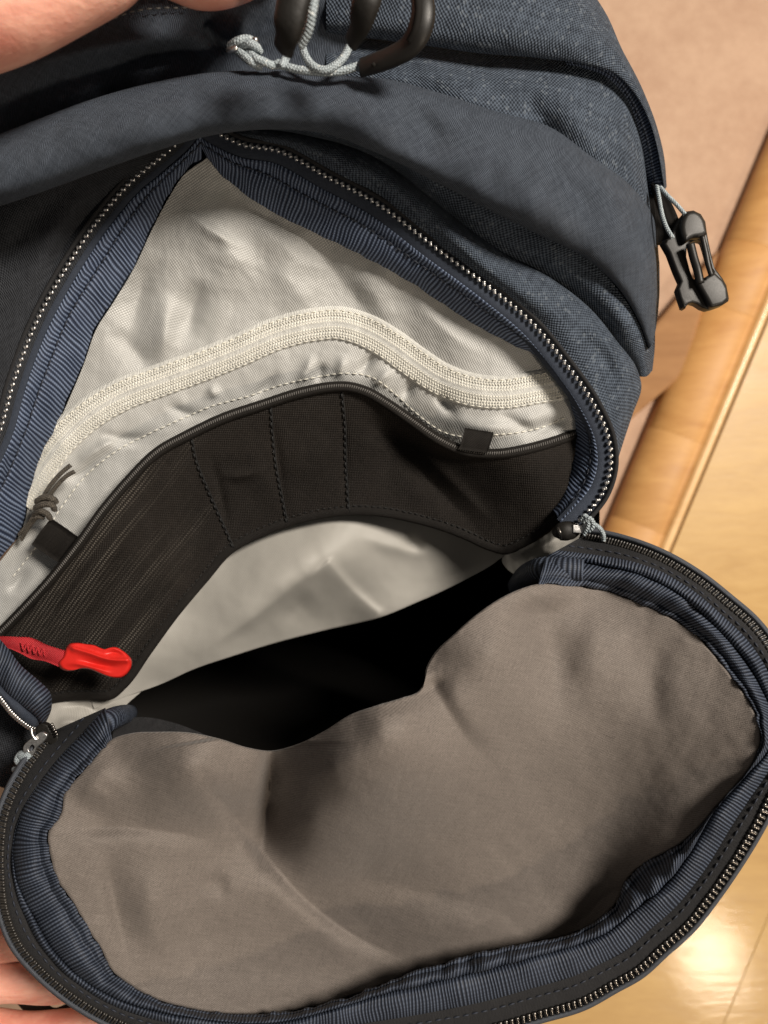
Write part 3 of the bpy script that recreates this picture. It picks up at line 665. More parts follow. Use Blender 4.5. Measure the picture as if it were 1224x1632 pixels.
def pair(src, dst, n, force=True):
    out = np.zeros(n); j = 0; N_ = len(dst)
    seg = np.hypot(*np.diff(dst[:, :2], axis=0).T).sum() / N_
    d2 = lambda i, j: (src[i, 0] - dst[j, 0])**2 + (src[i, 1] - dst[j, 1])**2
    for i in range(n):
        lo = max(0, j - 2); hi = min(N_, j + (60 if i else N_))
        js = np.arange(lo, hi); q = (dst[js, 0] - src[i, 0])**2 + (dst[js, 1] - src[i, 1])**2
        j = int(js[np.argmin(q)]); out[i] = j
    k = 121; pad = np.r_[np.full(k // 2, out[0]), out, np.full(k // 2, out[-1])]
    out = np.convolve(pad, np.ones(k) / k, 'valid'); out = np.maximum.accumulate(out)
    if force: out = (out - out[0]) / (out[-1] - out[0]) * (N_ - 1)
    return np.stack([np.interp(out, np.arange(N_), dst[:, c]) for c in range(3)], -1)
def binding(Z, Lc, name, seed, per, m, sgn, d_in):
    a = off(Z, -sgn * 20, .0010)
    n = int(np.linalg.norm(np.diff(a[:, :2], axis=0), axis=1).sum())
    a = crv(a[::8].tolist() + [a[-1].tolist()], n); b = pair(a, crv(Lc, 2 * n), n, False)
    b = off(b, np.array([2.6 * noise.noise(Vector((q / 30., seed, 2))) + 1.2 * noise.noise(Vector((q / 11., seed, 4))) for q in range(n)]))
    mid = a * .68 + b * .32
    o1, R1 = band(name, a, mid, m, bulge=.0012, per=per, amp=.00045, rows=9, seed=seed, step=1.0)
    def shp(v): return np.clip(v * 8, 0, 1) * (1 - .25 * v) 
    b2 = b.copy()
    o2, R2 = band(name, mid, b2, m, bulge=.0016, per=per, amp=.00050, rows=14, shape=lambda v: np.sin(math.pi * np.clip(v, 0, 1)**.8)**.5, seed=seed + 1, puck=.0010)
    st = off(mid, 0, -.0012)
    stitches('binding_stitching', st, M['navy_thread'], None, 13, 4, r=.0004, lift=.0004)
    B(bpy.context.scene.objects[-1] if False else bpy.data.objects['binding_stitching'] if seed == 10 else [q for q in bpy.data.objects if q.name.startswith('binding_stitching')][-1])
    return a, b, mid
aL, bL, mL = binding(ZL, LL, 'grosgrain_binding', 10, 6.8, M['rib'], 1, .0)
aR, bR, mR = binding(ZR, LR, 'grosgrain_binding', 20, 6.2, M['rib'], 1, .0)
# left binding turns under at its lower end (bottom-left lump)
tl1 = crv([(-60, 985, .395), (-20, 1000, .390), (10, 1030, .387), (35, 1062, .386), (62, 1085, .388), (80, 1104, .392), (82, 1130, .400), (74, 1150, .408)], 170)
tl2 = crv([(-60, 1050, .388), (-30, 1068, .386), (0, 1092, .384), (20, 1112, .384), (38, 1126, .386), (52, 1138, .390), (62, 1150, .396), (64, 1162, .404)], 170)
band('grosgrain_binding', tl1, tl2, M['rib_dark'], bulge=.006, per=5.4, amp=.0003, rows=14, seed=33, puck=.003, pper=26)
tl3 = off(tl2, 0, .001); tl4 = crv([(-60, 1085, .386), (-30, 1100, .385), (0, 1112, .384), (18, 1130, .385), (34, 1146, .388), (46, 1156, .392), (56, 1164, .398), (62, 1170, .404)], 170)
band('main_zipper_tape', tl3, tl4, M['tape'], bulge=.002, per=4, amp=.0001, rows=6, seed=35)
tzl = crv([(-40, 1078, .383), (-12, 1098, .382), (4, 1118, .3815), (20, 1138, .384), (36, 1152, .388), (48, 1160, .392), (62, 1164, .396)], step=1)
B(join_tubes('zipper_coil', [(np.array([m_[0].translation + m_[0].to_3x3() @ Vector((0, sgn * .0011, 0)) for sgn in (-1, 0, 1)]), .0006, dict(seg=6, metres=True)) for m_ in frames_along(tzl, 4.2)], M['silver'], None, 'stuff'))

# ---- pale lining ---------------------------------------------------------------------------
lin_ctrl = [(328, 248, .392), (295, 290, .396), (240, 370, .401), (180, 480, .411), (130, 580, .421), (85, 690, .429), (45, 780, .436), (0, 890, .442), (-60, 960, .447),
            (430, 340, .402), (620, 435, .409), (760, 525, .414), (880, 585, .418), (915, 690, .426), (900, 780, .436),
            (400, 420, .409), (500, 480, .421), (620, 520, .423), (300, 450, .412), (250, 560, .421), (350, 560, .424), (200, 640, .427), (700, 560, .422), (800, 600, .418),
            (450, 600, .430), (540, 590, .429), (100, 800, .436), (200, 740, .436), (350, 660, .436), (600, 650, .440), (740, 700, .430), (860, 670, .421), (40, 960, .446), (740, 720, .434), (600, 700, .458), (500, 700, .452), (400, 740, .450), (300, 800, .450), (700, 760, .456), (600, 800, .462), (300, 900, .458), (100, 1100, .455), (800, 850, .455)]
Dlin0 = tps(lin_ctrl)
lin_folds = [
 ([(300, 300), (380, 420), (420, 470)], 3.0, 26, 60), ([(345, 300), (460, 400), (620, 480)], 2.0, 30, 30),
 ([(240, 400), (215, 500), (205, 560)], -3.2, 24, 34), ([(170, 520), (215, 560), (255, 600)], -2.6, 20, 20), ([(320, 440), (305, 500), (290, 560)], -2.6, 18, 26), ([(270, 460), (262, 540), (250, 590)], 2.4, 16, 20),
 ([(420, 400), (520, 520)], 2.2, 30, 30), ([(560, 430), (600, 480), (640, 560)], 2.0, 30, 40), ([(460, 370), (520, 420), (570, 480), (620, 550)], -2.6, 22, 30), ([(640, 450), (700, 520), (780, 580)], 2.4, 20, 36),
 ([(285, 330), (340, 370), (400, 400)], 1.4, 8, 10),
 ([(395, 640), (430, 610), (445, 590)], -1.8, 7, 9), ([(470, 620), (490, 590), (500, 560)], 1.8, 8, 8), ([(505, 615), (515, 575)], -1.8, 6, 7), ([(540, 610), (550, 560)], 1.8, 8, 8), ([(570, 600), (600, 560)], -2.2, 7, 7), ([(590, 620), (630, 585)], 2.0, 8, 8), ([(640, 640), (660, 600)], -2.2, 7, 8),
 ([(150, 690), (210, 700), (250, 690)], -2.0, 8, 8), ([(120, 740), (150, 720), (200, 690)], 1.8, 9, 9), ([(260, 640), (300, 660), (330, 655)], -1.6, 8, 8), ([(330, 615), (350, 635)], 1.6, 8, 8), ([(90, 760), (120, 760), (170, 720)], -1.6, 8, 8),
 ([(700, 650), (760, 680), (840, 670), (900, 640)], 2.0, 10, 14), ([(690, 620), (730, 670)], -2.2, 9, 9), ([(790, 660), (860, 690)], -2.4, 8, 12), ([(830, 700), (880, 675), (915, 665)], -3.0, 8, 10),
 ([(20, 900), (60, 870), (110, 830)], 1.8, 9, 10), ([(10, 950), (50, 900)], -1.8, 8, 9), ([(340, 260), (400, 330), (480, 370)], -1.5, 10, 20),
]
def Dlin(x, y): return Dlin0(x, y) - folds(x, y, lin_folds, 1.9) - .0006 * fbm(x, y, 38, 71)
# sheet between the left edge and the right edge, through the apex; runs on behind the pocket
nn = 230
def edge_pair(t):  # t 0 apex .. 1 bottom
    return t
Lc = crv([(x, y, 0) for x, y, d in LL[::-1]], nn); Rc = crv([(x, y, 0) for x, y, d in LR], nn)
Lc = off(Lc, 7); Lc[:, 0] -= 5; Rc = off(Rc, 7); Rc[:, 0] += 4
v = np.linspace(0, 1, 240)[:, None, None]; R = Lc[None] * (1 - v) + Rc[None] * v
# bow the connecting lines upward at the middle so that rows follow the folds
R[..., 1] += -60 * np.sin(math.pi * v[..., 0]) * np.clip(np.linspace(0, 1, nn) * 1.5, 0, 1)[None]
R[..., 2] = Dlin(R[..., 0], R[..., 1])
PTx = np.array([(-160, 1160), (-50, 1050), (0, 1003), (80, 918), (165, 806), (250, 716), (350, 664), (480, 621), (555, 612), (620, 640), (700, 696), (790, 719), (880, 700), (960, 690)], float)
sink = np.clip((R[..., 1] - np.interp(R[..., 0], PTx[:, 0], PTx[:, 1]) - 12) / 60, 0, 1); R[..., 2] += .04 * sink * sink * (3 - 2 * sink)
B(grid_obj('back_lining', W(R[..., 0], R[..., 1], R[..., 2]), M['lining'], None, .0, uvs='planar'))
def on_lin(pts, lift, n=None, step=2): 
    c = crv([(x, y, 0) for x, y in pts], n, step=None if n else step); c[:, 2] = Dlin(c[:, 0], c[:, 1]) - lift; return c
# concealed pocket zipper
zc = [(30, 800), (62, 752), (100, 700), (150, 656), (200, 628), (260, 606), (320, 584), (380, 560), (440, 534), (500, 519), (540, 516), (580, 527), (620, 549), (660, 578), (700, 604), (750, 622), (800, 627), (850, 620), (890, 612), (930, 600)]
c0 = on_lin(zc, 0, 700)
rows_ = []
for t, lz in ((-29, -.0005), (-27, .0008), (-22, .0012), (-14, .0013), (-6, .0016), (-2.0, .0022), (0, .0016), (2.0, .0022), (6, .0016), (14, .0013), (21, .0012), (25, .0008), (27, -.0005)):
    q = off(c0, -t); q[:, 2] = Dlin(q[:, 0], q[:, 1]) - lz; rows_.append(q)
R = np.array(rows_); B(grid_obj('inner_pocket_zipper_tape', W(R[..., 0], R[..., 1], R[..., 2]), M['white_tape']))
for t in (-23, 21.5):
    q = off(c0, t); q[:, 2] = Dlin(q[:, 0], q[:, 1]) - .0014; B(stitches('lining_stitching', q, M['white_thread'], None, 8.5, 3.2))
q = off(c0, 0); q[:, 2] = Dlin(q[:, 0], q[:, 1]) - .0014; B(stitches('zipper_line_stitching', q, M['grey_thread'], None, 9, 2, r=.00015, lift=.0001))
# coarse cream chevron of the reversed coil tape: fine raised threads on each half
def chevrons():
    bm = bmesh.new()
    for half in (-1, 1):
        for lane in range(4):
            base = half * (5 + lane * 4.6)
            q = off(c0, base); q[:, 2] = Dlin(q[:, 0], q[:, 1]) - .0015 - (.0003)
            for mtx, x in frames_along(q, 4.6):
                M3 = mtx.to_3x3(); cx = mtx.translation
                ang = (.75 if lane % 2 else -.75) * half
                dx = M3 @ Vector((math.cos(ang), math.sin(ang), 0)) * .00092; dy = M3 @ Vector((-math.sin(ang), math.cos(ang), 0)) * .00036; up = Vector((0, 0, .00034))
                p = [cx - dx, cx - dy + up * .3, cx + dx, cx + dy + up * .3, cx + up * 1.6]
                vs = [bm.verts.new(a) for a in p]
                for i in range(4): bm.faces.new((vs[i], vs[(i + 1) % 4], vs[4]))
    bmesh.ops.recalc_face_normals(bm, faces=bm.faces)
    me = bpy.data.meshes.new('tape_threads'); bm.to_mesh(me); bm.free(); o = link('tape_threads', me, M['white_thread']); o['kind'] = 'stuff'; return o
B(chevrons())

# ---- black mesh pocket -----------------------------------------------------------------------
PT = [(-50, 1050), (0, 1003), (40, 962), (80, 918), (120, 868), (165, 806), (200, 765), (250, 716), (300, 688), (350, 664), (420, 640), (480, 621), (530, 612), (555, 612), (585, 620), (620, 640), (660, 668), (700, 696), (740, 714), (790, 719), (840, 711), (880, 700), (922, 685)]
PB = [(60, 1125), (100, 1116), (140, 1114), (180, 1112), (200, 1095), (240, 1040), (280, 985), (330, 925), (370, 880), (420, 853), (480, 832), (540, 821), (600, 821), (660, 832), (700, 843), (740, 858), (780, 876), (804, 882), (840, 868), (870, 850), (895, 830)]
PT_ctrl = [(0, 1003, .434), (120, 868, .421), (250, 716, .420), (420, 640, .423), (550, 612, .422), (700, 696, .423), (800, 719, .421), (925, 684, .428),
           (180, 1112, .442), (280, 985, .446), (370, 880, .450), (480, 832, .450), (600, 821, .450), (740, 858, .450), (804, 882, .446), (880, 840, .434),
           (150, 1000, .436), (300, 830, .440), (430, 740, .438), (500, 730, .437), (620, 740, .446), (760, 790, .442), (60, 1100, .440), (-50, 1050, .436), (860, 760, .424)]
Dp0 = tps(PT_ctrl)
pk_f = [([(560, 640), (650, 730), (720, 800), (790, 870)], -4.5, 30, 18), ([(640, 690), (730, 780), (800, 850)], 2.5, 14, 40), ([(590, 650), (580, 800)], 1.5, 20, 30), ([(250, 760), (160, 900), (90, 1010)], 2.0, 22, 30), ([(200, 900), (120, 1040)], -1.5, 12, 16), ([(380, 690), (420, 760), (440, 820)], .8, 20, 20), ([(330, 700), (350, 780), (370, 870)], -1.2, 8, 8), ([(430, 650), (445, 740), (455, 830)], -.9, 7, 7), ([(545, 620), (550, 720), (555, 815)], -.9, 7, 7), ([(700, 760), (800, 730), (880, 720)], 1.2, 14, 14), ([(300, 850), (230, 980)], 1.2, 20, 20), ([(350, 760), (400, 755), (420, 745)], 1.6, 6, 8)]
def Dpk(x, y): return Dp0(x, y) - folds(x, y, pk_f) - .0004 * fbm(x, y, 45, 81)
n = 380
a = crv([(x, y, 0) for x, y in PT], n); b = crv([(x, y, 0) for x, y in PB], n)
v = np.linspace(0, 1, 90)[:, None, None]; R = a[None] * (1 - v) + b[None] * v
R[..., 2] = Dpk(R[..., 0], R[..., 1])
pocket = B(grid_obj('mesh_pocket', W(R[..., 0], R[..., 1], R[..., 2]), M['mesh'], None, .0008, uvs='planar'))
# bound top edge: rounded binding with a fine coil-like rib
at = a.copy(); at[:, 2] = Dpk(at[:, 0], at[:, 1])
rows_ = [off(at, t, dz) for t, dz in ((4, .002), (4, -.0002), (2, -.0016), (-1, -.0018), (-3, -.0008), (-5, -.0016), (-8, -.0020), (-11, -.0012), (-13, .0002))]
R = np.array(rows_); tt = np.arange(n)
B(grid_obj('pocket_binding', W(R[..., 0], R[..., 1], R[..., 2]), M['black_web']))
q = off(at, -3.2, -.0016); B(join_tubes('binding_coil', [(np.array([m_[0].translation + m_[0].to_3x3() @ Vector((sx * .0002, sgn * .0008, 0)) for sx, sgn in ((-1, -1), (0, 0), (1, 1))]), .00042, dict(seg=5, metres=True)) for m_ in frames_along(q, 3.6)], M['grey_thread'], None, 'stuff'))
# bottom hem
bt = b.copy(); bt[:, 2] = Dpk(bt[:, 0], bt[:, 1])
hem = [off(bt, t, dz) for t, dz in ((-1, .003), (-2, .0), (1, -.0010), (8, -.0012), (15, -.0010), (17, .0004))]
R = np.array(hem); B(grid_obj('pocket_hem', W(R[..., 0], R[..., 1], R[..., 2]), M['black_web']))
B(stitches('pocket_hem_stitching', off(bt, 13, -.0014), M['black_thread'], None, 7, 3))
for ln in ([(303, 690), (312, 735), (330, 780), (352, 830), (373, 878)], [(430, 640), (434, 700), (440, 750), (450, 800), (457, 836)], [(543, 616), (549, 680), (550, 740), (553, 790), (555, 820)]):
    c = crv([(x, y, 0) for x, y in ln], 120); c[:, 2] = Dpk(c[:, 0], c[:, 1]) - .0006
    B(stitches('divider_stitching', c, M['black_thread'], None, 8, 3, r=.0005))
    c2 = off(c, 2.2, 0); B(tube('divider_seam', c2[::3], .00035, M['black_thread'], None, 6))
# stitch line in the lining above the pocket
sl = [(20, 920), (60, 868), (98, 808), (140, 755), (190, 716), (240, 690), (300, 663), (330, 650), (400, 630), (450, 613), (500, 602), (550, 595), (590, 600), (630, 628), (665, 660), (710, 690), (745, 698)]
c = on_lin(sl, .0004); B(stitches('lining_stitching', c, M['white_thread'], None, 8, 3))
c = on_lin([(775, 694), (820, 690), (860, 682), (905, 664)], .0004); B(stitches('lining_stitching', c, M['white_thread'], None, 8, 3))

# loop tabs
def tab(pts, m, name, th=.0012, d=None, bev=.0003):
    """folded webbing tab: quad corners (x, y, d)"""
    c = [W1(*p) for p in pts]; G = []
    for v_ in np.linspace(0, 1, 8):
        row = []
        for u_ in np.linspace(0, 1, 12):
            p = c[0].lerp(c[1], u_).lerp(c[3].lerp(c[2], u_), v_); p.z += .0009 * math.sin(math.pi * v_) + .0002 * math.sin(u_ * 9)
            row.append(tuple(p))
        G.append(row)
    return B(grid_obj(name, np.array(G), m, None, th))
tab([(741, 682, .4175), (787, 689, .4170), (777, 722, .4185), (732, 716, .4195)], M['black_web'], 'loop_tab', .0016)
tab([(81, 826, .4255), (124, 856, .4255), (95, 898, .428), (50, 868, .428)], M['black_web'], 'loop_tab', .0016)

# black cord with knot (inner zipper pull)
ck = []
ck += rope_items([(72, 806, .424), (82, 786, .420), (96, 768, .4185), (110, 756, .418), (118, 752, .418)], .0011, 10)
ck += rope_items([(66, 800, .423), (76, 780, .419), (90, 762, .4175), (102, 750, .417), (112, 742, .417)], .0011, 10)
ck += rope_items([(58, 800, .421), (70, 793, .418), (84, 795, .418), (89, 800, .421)], .0016, 6)
ck += rope_items([(56, 810, .421), (70, 804, .4175), (84, 806, .418), (87, 812, .421)], .0016, 6)
ck += rope_items([(54, 820, .422), (66, 815, .418), (76, 820, .419), (80, 826, .423)], .0015, 6)
ck += rope_items([(70, 825, .421), (60, 824, .420), (52, 832, .424), (42, 846, .428), (34, 860, .432)], .0011, 8)
ck += rope_items([(66, 820, .423), (54, 824, .422), (44, 836, .426), (30, 852, .430)], .0010, 8)
B(join_tubes('knotted_cord', ck, M['cord_black']))

# ---- lower lining below the pocket and the dark inside ----------------------------------------
LB = [(150, 1130), (195, 1112), (255, 1091), (308, 1067), (370, 1046), (438, 1025), (520, 1004), (612, 982), (660, 962), (699, 945), (745, 922), (786, 899), (806, 884), (850, 862)]
low_ctrl = [(180, 1112, .452), (240, 1050, .455), (300, 970, .458), (370, 885, .462), (480, 835, .462), (600, 825, .464), (720, 852, .464), (800, 885, .462), (519, 892, .452), (450, 940, .453), (400, 985, .456), (345, 1040, .462), (250, 1088, .466), (612, 975, .480), (560, 940, .476), (500, 985, .486), (640, 900, .474), (700, 930, .484), (760, 900, .474), (440, 1022, .482), (560, 860, .458)]
Dl0 = tps(low_ctrl)
lowf = [([(300, 1050), (400, 985), (470, 930), (519, 892)], 2.6, 36, 12, .5, .15), ([(519, 892), (565, 945), (612, 985)], 2.0, 8, 22, .05, .1), ([(440, 1000), (500, 940)], -3.0, 20, 20), ([(640, 850), (680, 880)], -2.4, 9, 12), ([(560, 850), (620, 870), (700, 890)], 1.6, 12, 12)]
def Dlow(x, y): return Dl0(x, y) - folds(x, y, lowf) - .0006 * fbm(x, y, 60, 91)
n = 300
a = crv([(x, y - 14, 0) for x, y in PB[2:-2]], n); b = crv([(x, y, 0) for x, y in LB], n)
v = np.linspace(0, 1, 70)[:, None, None]; R = a[None] * (1 - v) + b[None] * v
R[..., 2] = Dlow(R[..., 0], R[..., 1])
ext = []
for k, (dy, dz) in enumerate(((-1, .004), (-6, .015), (-16, .04), (-24, .08))):
    e = R[-1].copy(); e[:, 1] += dy; e[:, 2] += dz; ext.append(e)
R = np.vstack([R, np.array(ext)])
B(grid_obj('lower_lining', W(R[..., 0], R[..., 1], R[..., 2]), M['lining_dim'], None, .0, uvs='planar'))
# lining, shaded in its colour, showing in the two corners of the opening
def patch(name, poly, ctrl, m, fl_=(), seed=5, res=26, amp=.0008):
    cen = np.mean(np.array(poly), 0); D = tps(ctrl); bd = crv([(x, y, 0) for x, y in poly], 120, closed=True)
    v = np.linspace(0, 1, res)[:, None, None]; c = np.zeros((1, 120, 3)); c[..., 0] = cen[0]; c[..., 1] = cen[1]
    R = c * (1 - v) + bd[None] * v; R[..., 2] = D(R[..., 0], R[..., 1]) - folds(R[..., 0], R[..., 1], list(fl_)) - amp * fbm(R[..., 0], R[..., 1], 30, seed)
    return B(grid_obj(name, W(R[..., 0], R[..., 1], R[..., 2]), m, None, .0, closed_u=True, uvs='planar'))
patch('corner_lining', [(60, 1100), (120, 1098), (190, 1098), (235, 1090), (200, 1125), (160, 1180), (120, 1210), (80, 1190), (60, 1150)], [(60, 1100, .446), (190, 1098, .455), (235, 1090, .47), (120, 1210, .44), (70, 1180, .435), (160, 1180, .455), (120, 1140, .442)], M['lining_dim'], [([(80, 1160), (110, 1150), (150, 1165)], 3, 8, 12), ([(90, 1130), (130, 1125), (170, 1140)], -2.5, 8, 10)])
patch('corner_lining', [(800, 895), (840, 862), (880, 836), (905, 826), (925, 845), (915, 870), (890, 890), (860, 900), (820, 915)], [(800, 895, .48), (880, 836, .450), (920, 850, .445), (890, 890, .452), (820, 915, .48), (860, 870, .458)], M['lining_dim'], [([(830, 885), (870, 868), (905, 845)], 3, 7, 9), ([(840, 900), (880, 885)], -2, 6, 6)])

# inside of the bag: dark tube and bottom, and outer shell down to the floor boards
def ring(xs0, xs1, ys0, ys1, z, n=96, p=7, cx=None):
    cx = (xs0 + xs1) / 2; cy = (ys0 + ys1) / 2; a_ = (xs1 - xs0) / 2; b_ = (ys1 - ys0) / 2; out = []
    for k in range(n):
        t = 2 * math.pi * k / n; c_, s_ = math.cos(t), math.sin(t)
        out.append((cx + a_ * math.copysign(abs(c_)**(2 / p), c_), cy + b_ * math.copysign(abs(s_)**(2 / p), s_), z))
    return out
def solid_rings(name, rings, m, cap_last=True):
    G = np.array(rings); nv, nu = G.shape[:2]; V = G.reshape(-1, 3); F = []
    for i in range(nv - 1):
        for k in range(nu): F.append((i * nu + k, i * nu + (k + 1) % nu, (i + 1) * nu + (k + 1) % nu, (i + 1) * nu + k))
    if cap_last: F.append(tuple(range((nv - 1) * nu, nv * nu)))
    me = bpy.data.meshes.new(name); me.from_pydata(V.tolist(), [], F); uvl = me.uv_layers.new(name='UVMap')
    li = np.empty(len(me.loops), np.int32); me.loops.foreach_get('vertex_index', li)
    UV = np.stack([np.tile(np.linspace(0, 1.2, nu), nv), V[:, 2]], -1); uvl.data.foreach_set('uv', UV[li].astype(np.float32).ravel())
    return B(link(name, me, m))
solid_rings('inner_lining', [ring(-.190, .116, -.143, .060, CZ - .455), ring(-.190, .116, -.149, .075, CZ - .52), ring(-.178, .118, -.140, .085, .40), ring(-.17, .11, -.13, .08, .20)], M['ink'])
solid_rings('outer_shell', [ring(-.215, .126, -.150, .30, CZ - .465), ring(-.222, .128, -.156, .31, CZ - .52), ring(-.222, .122, -.156, .31, .42), ring(-.21, .112, -.145, .30, .24), ring(-.19, .098, -.13, .28, .165)], M['canvas'])
# dim grey folds that catch a little light inside
patch('inner_flap', [(190, 1150), (225, 1143), (270, 1150), (320, 1168), (355, 1184), (300, 1195), (230, 1195), (180, 1190)], [(190, 1150, .43), (320, 1168, .43), (300, 1195, .42), (180, 1190, .415), (240, 1160, .43)], M['tape_black'], amp=.0015)
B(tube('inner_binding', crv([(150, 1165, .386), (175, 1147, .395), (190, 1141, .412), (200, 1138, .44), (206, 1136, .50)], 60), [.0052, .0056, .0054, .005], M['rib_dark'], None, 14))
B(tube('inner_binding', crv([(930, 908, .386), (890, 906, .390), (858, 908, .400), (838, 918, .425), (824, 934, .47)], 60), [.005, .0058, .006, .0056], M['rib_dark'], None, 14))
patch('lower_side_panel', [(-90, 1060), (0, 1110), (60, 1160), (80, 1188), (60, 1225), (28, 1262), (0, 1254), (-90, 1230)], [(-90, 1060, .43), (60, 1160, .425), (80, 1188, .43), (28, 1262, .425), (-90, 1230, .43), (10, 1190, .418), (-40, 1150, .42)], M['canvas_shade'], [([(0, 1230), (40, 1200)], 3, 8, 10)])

# ---- the folded-out flap -----------------------------------------------------------------------
FP = [(180, 1180), (210, 1171), (250, 1169), (300, 1170), (350, 1180), (395, 1194), (430, 1199), (470, 1190), (520, 1166), (560, 1141), (600, 1127), (640, 1115), (668, 1104), (679, 1088), (681, 1068), (695, 1042), (725, 1013), (760, 982), (800, 955), (830, 941), (858, 933),
      (895, 934), (930, 938), (970, 945), (1005, 957), (1050, 977), (1095, 1003), (1135, 1042), (1165, 1080), (1192, 1118), (1207, 1150), (1210, 1178), (1198, 1215), (1172, 1250), (1140, 1285), (1112, 1318), (1080, 1345), (1040, 1366), (1003, 1394), (978, 1440), (935, 1476), (900, 1490), (852, 1499), (800, 1508), (752, 1519), (700, 1535), (662, 1544), (612, 1566), (560, 1585), (500, 1602), (440, 1612), (380, 1614), (310, 1606), (245, 1588), (205, 1566), (180, 1545), (162, 1510), (145, 1485), (128, 1455), (110, 1425), (95, 1405), (84, 1370), (80, 1325), (98, 1300), (106, 1262), (130, 1236), (152, 1210)]
nF = 900
Fc = crv([(x, y, 0) for x, y in FP], nF, closed=True)
flap_ctrl = [(180, 1180, .370), (300, 1171, .365), (430, 1199, .370), (500, 1176, .365), (560, 1141, .359), (620, 1121, .357), (668, 1104, .359), (681, 1068, .364), (710, 1027, .363), (760, 982, .363), (858, 934, .370), (930, 938, .376), (1050, 977, .373), (1150, 1055, .367), (1209, 1165, .362), (1150, 1275, .368), (1060, 1358, .374), (978, 1440, .387), (852, 1499, .390), (700, 1535, .391), (560, 1585, .390), (420, 1614, .384), (280, 1598, .376), (180, 1545, .371), (128, 1455, .367), (84, 1370, .365), (98, 1300, .366), (140, 1220, .368),
   (300, 1225, .3625), (300, 1300, .369), (250, 1420, .371), (200, 1360, .368), (330, 1500, .380), (400, 1420, .3795), (415, 1340, .381), (385, 1260, .371), (430, 1280, .3765), (520, 1262, .3625), (500, 1510, .387), (620, 1530, .391),
   (590, 1190, .3535), (660, 1180, .3545), (530, 1220, .3575), (490, 1310, .369), (600, 1300, .366), (600, 1380, .3785), (700, 1330, .376), (740, 1250, .3685), (740, 1450, .386), (860, 1400, .388), (730, 1080, .361), (780, 1040, .360),
   (820, 1180, .3705), (880, 1030, .3715), (900, 1060, .3725), (900, 1260, .380), (980, 1100, .3725), (1080, 1160, .369), (1000, 1300, .3795), (930, 1380, .387)]
Df0 = tps(flap_ctrl)
flf = [
 ([(431, 1180), (430, 1240), (424, 1300), (420, 1350), (408, 1410)], -6.0, 58, 15, .02, .55),
 ([(432, 1190), (430, 1240), (424, 1300), (421, 1345)], -3.0, 12, 10, .3, .4),
 ([(300, 1190), (350, 1270), (420, 1358), (485, 1430), (564, 1489), (680, 1540)], -4.4, 95, 14, .4, .4),
 ([(330, 1176), (340, 1230), (375, 1310)], 2.6, 34, 70, .05, .6),
 ([(678, 1075), (705, 1125), (740, 1175), (775, 1215), (810, 1260)], -3.4, 20, 60, .12, .7),
 ([(862, 945), (872, 1010), (884, 1080), (892, 1190)], -3.6, 38, 44, .15, .65),
 ([(470, 1404), (580, 1400), (700, 1425), (880, 1480)], -1.8, 46, 26, .3, .5),
 ([(320, 1425), (342, 1408), (372, 1400)], -1.2, 16, 20, .5, .5),
 ([(168, 1330), (176, 1400), (190, 1470), (215, 1550)], -2.4, 34, 14, .45, .45),
 ([(85, 1322), (200, 1318), (300, 1330), (380, 1356)], -2.4, 52, 15, .3, .6),
 ([(235, 1370), (240, 1450), (262, 1540)], 1.4, 30, 30, .5, .4),
 ([(560, 1150), (640, 1140), (690, 1150)], 2.0, 26, 60, .4, .4),
 ([(960, 960), (945, 1050), (950, 1150)], 2.4, 50, 44, .3, .6), ([(1060, 1000), (1040, 1090), (1050, 1180)], -1.4, 30, 36, .4, .5),
 ([(130, 1290), (150, 1250), (190, 1200)], 2.0, 26, 40, .4, .4), ([(900, 1420), (1000, 1340), (1100, 1250)], -1.2, 60, 60, .4, .4),
 ([(560, 1560), (640, 1500), (760, 1470)], .5, 26, 30, .4, .5)]
Fsm = [0]
def Dfl(x, y): return .369 + (Df0(x, y) - .369) * 2.6 - folds(x, y, flf, 2.6) - .0011 * fbm(x, y, 120, 101) - .0003 * fbm(x, y, 30, 103)
cen = np.array([620, 1330.0]); nr = 150
v = np.linspace(0, 1, nr)[:, None]**.9
X = cen[0] + (Fc[None, :, 0] - cen[0]) * v; Y = cen[1] + (Fc[None, :, 1] - cen[1]) * v
# follow the concave top edge: blend toward a gentler centre line
Dd = Dfl(X, Y)
R = np.stack([X, Y, Dd], -1)
tpar = np.arange(nF) / nF
Fx, Fy = Fc[:, 0], Fc[:, 1]
cut = int(np.argmin((Fx - 858)**2 + (Fy - 933)**2)); top = np.zeros(nF); top[:cut] = 1
top = np.convolve(np.r_[top[-15:], top, top[:15]], np.ones(31) / 31, 'valid')
nx = np.gradient(Fx); ny = np.gradient(Fy); ll = np.hypot(nx, ny); ox, oy = ny / ll, -nx / ll   # outward for clockwise-on-screen travel
if ((ox * (Fx - cen[0]) + oy * (Fy - cen[1])).mean()) < 0: ox, oy = -ox, -oy
ext = []
for o_, dz in ((1.6, .0012), (2.6, .0035), (2.2, .008), (0.5, .018), (-4, .04), (-10, .075)):
    e = np.stack([Fx + ox * (o_ * top + (1 - top) * 2), Fy + oy * (o_ * top + (1 - top) * 2), Dd[-1] + dz * top + (1 - top) * .002], -1); ext.append(e)
R = np.vstack([R, np.array(ext)])
B(grid_obj('flap_lining', W(R[..., 0], R[..., 1], R[..., 2]), M['taupe'], None, .0, closed_u=True, uvs='planar'))

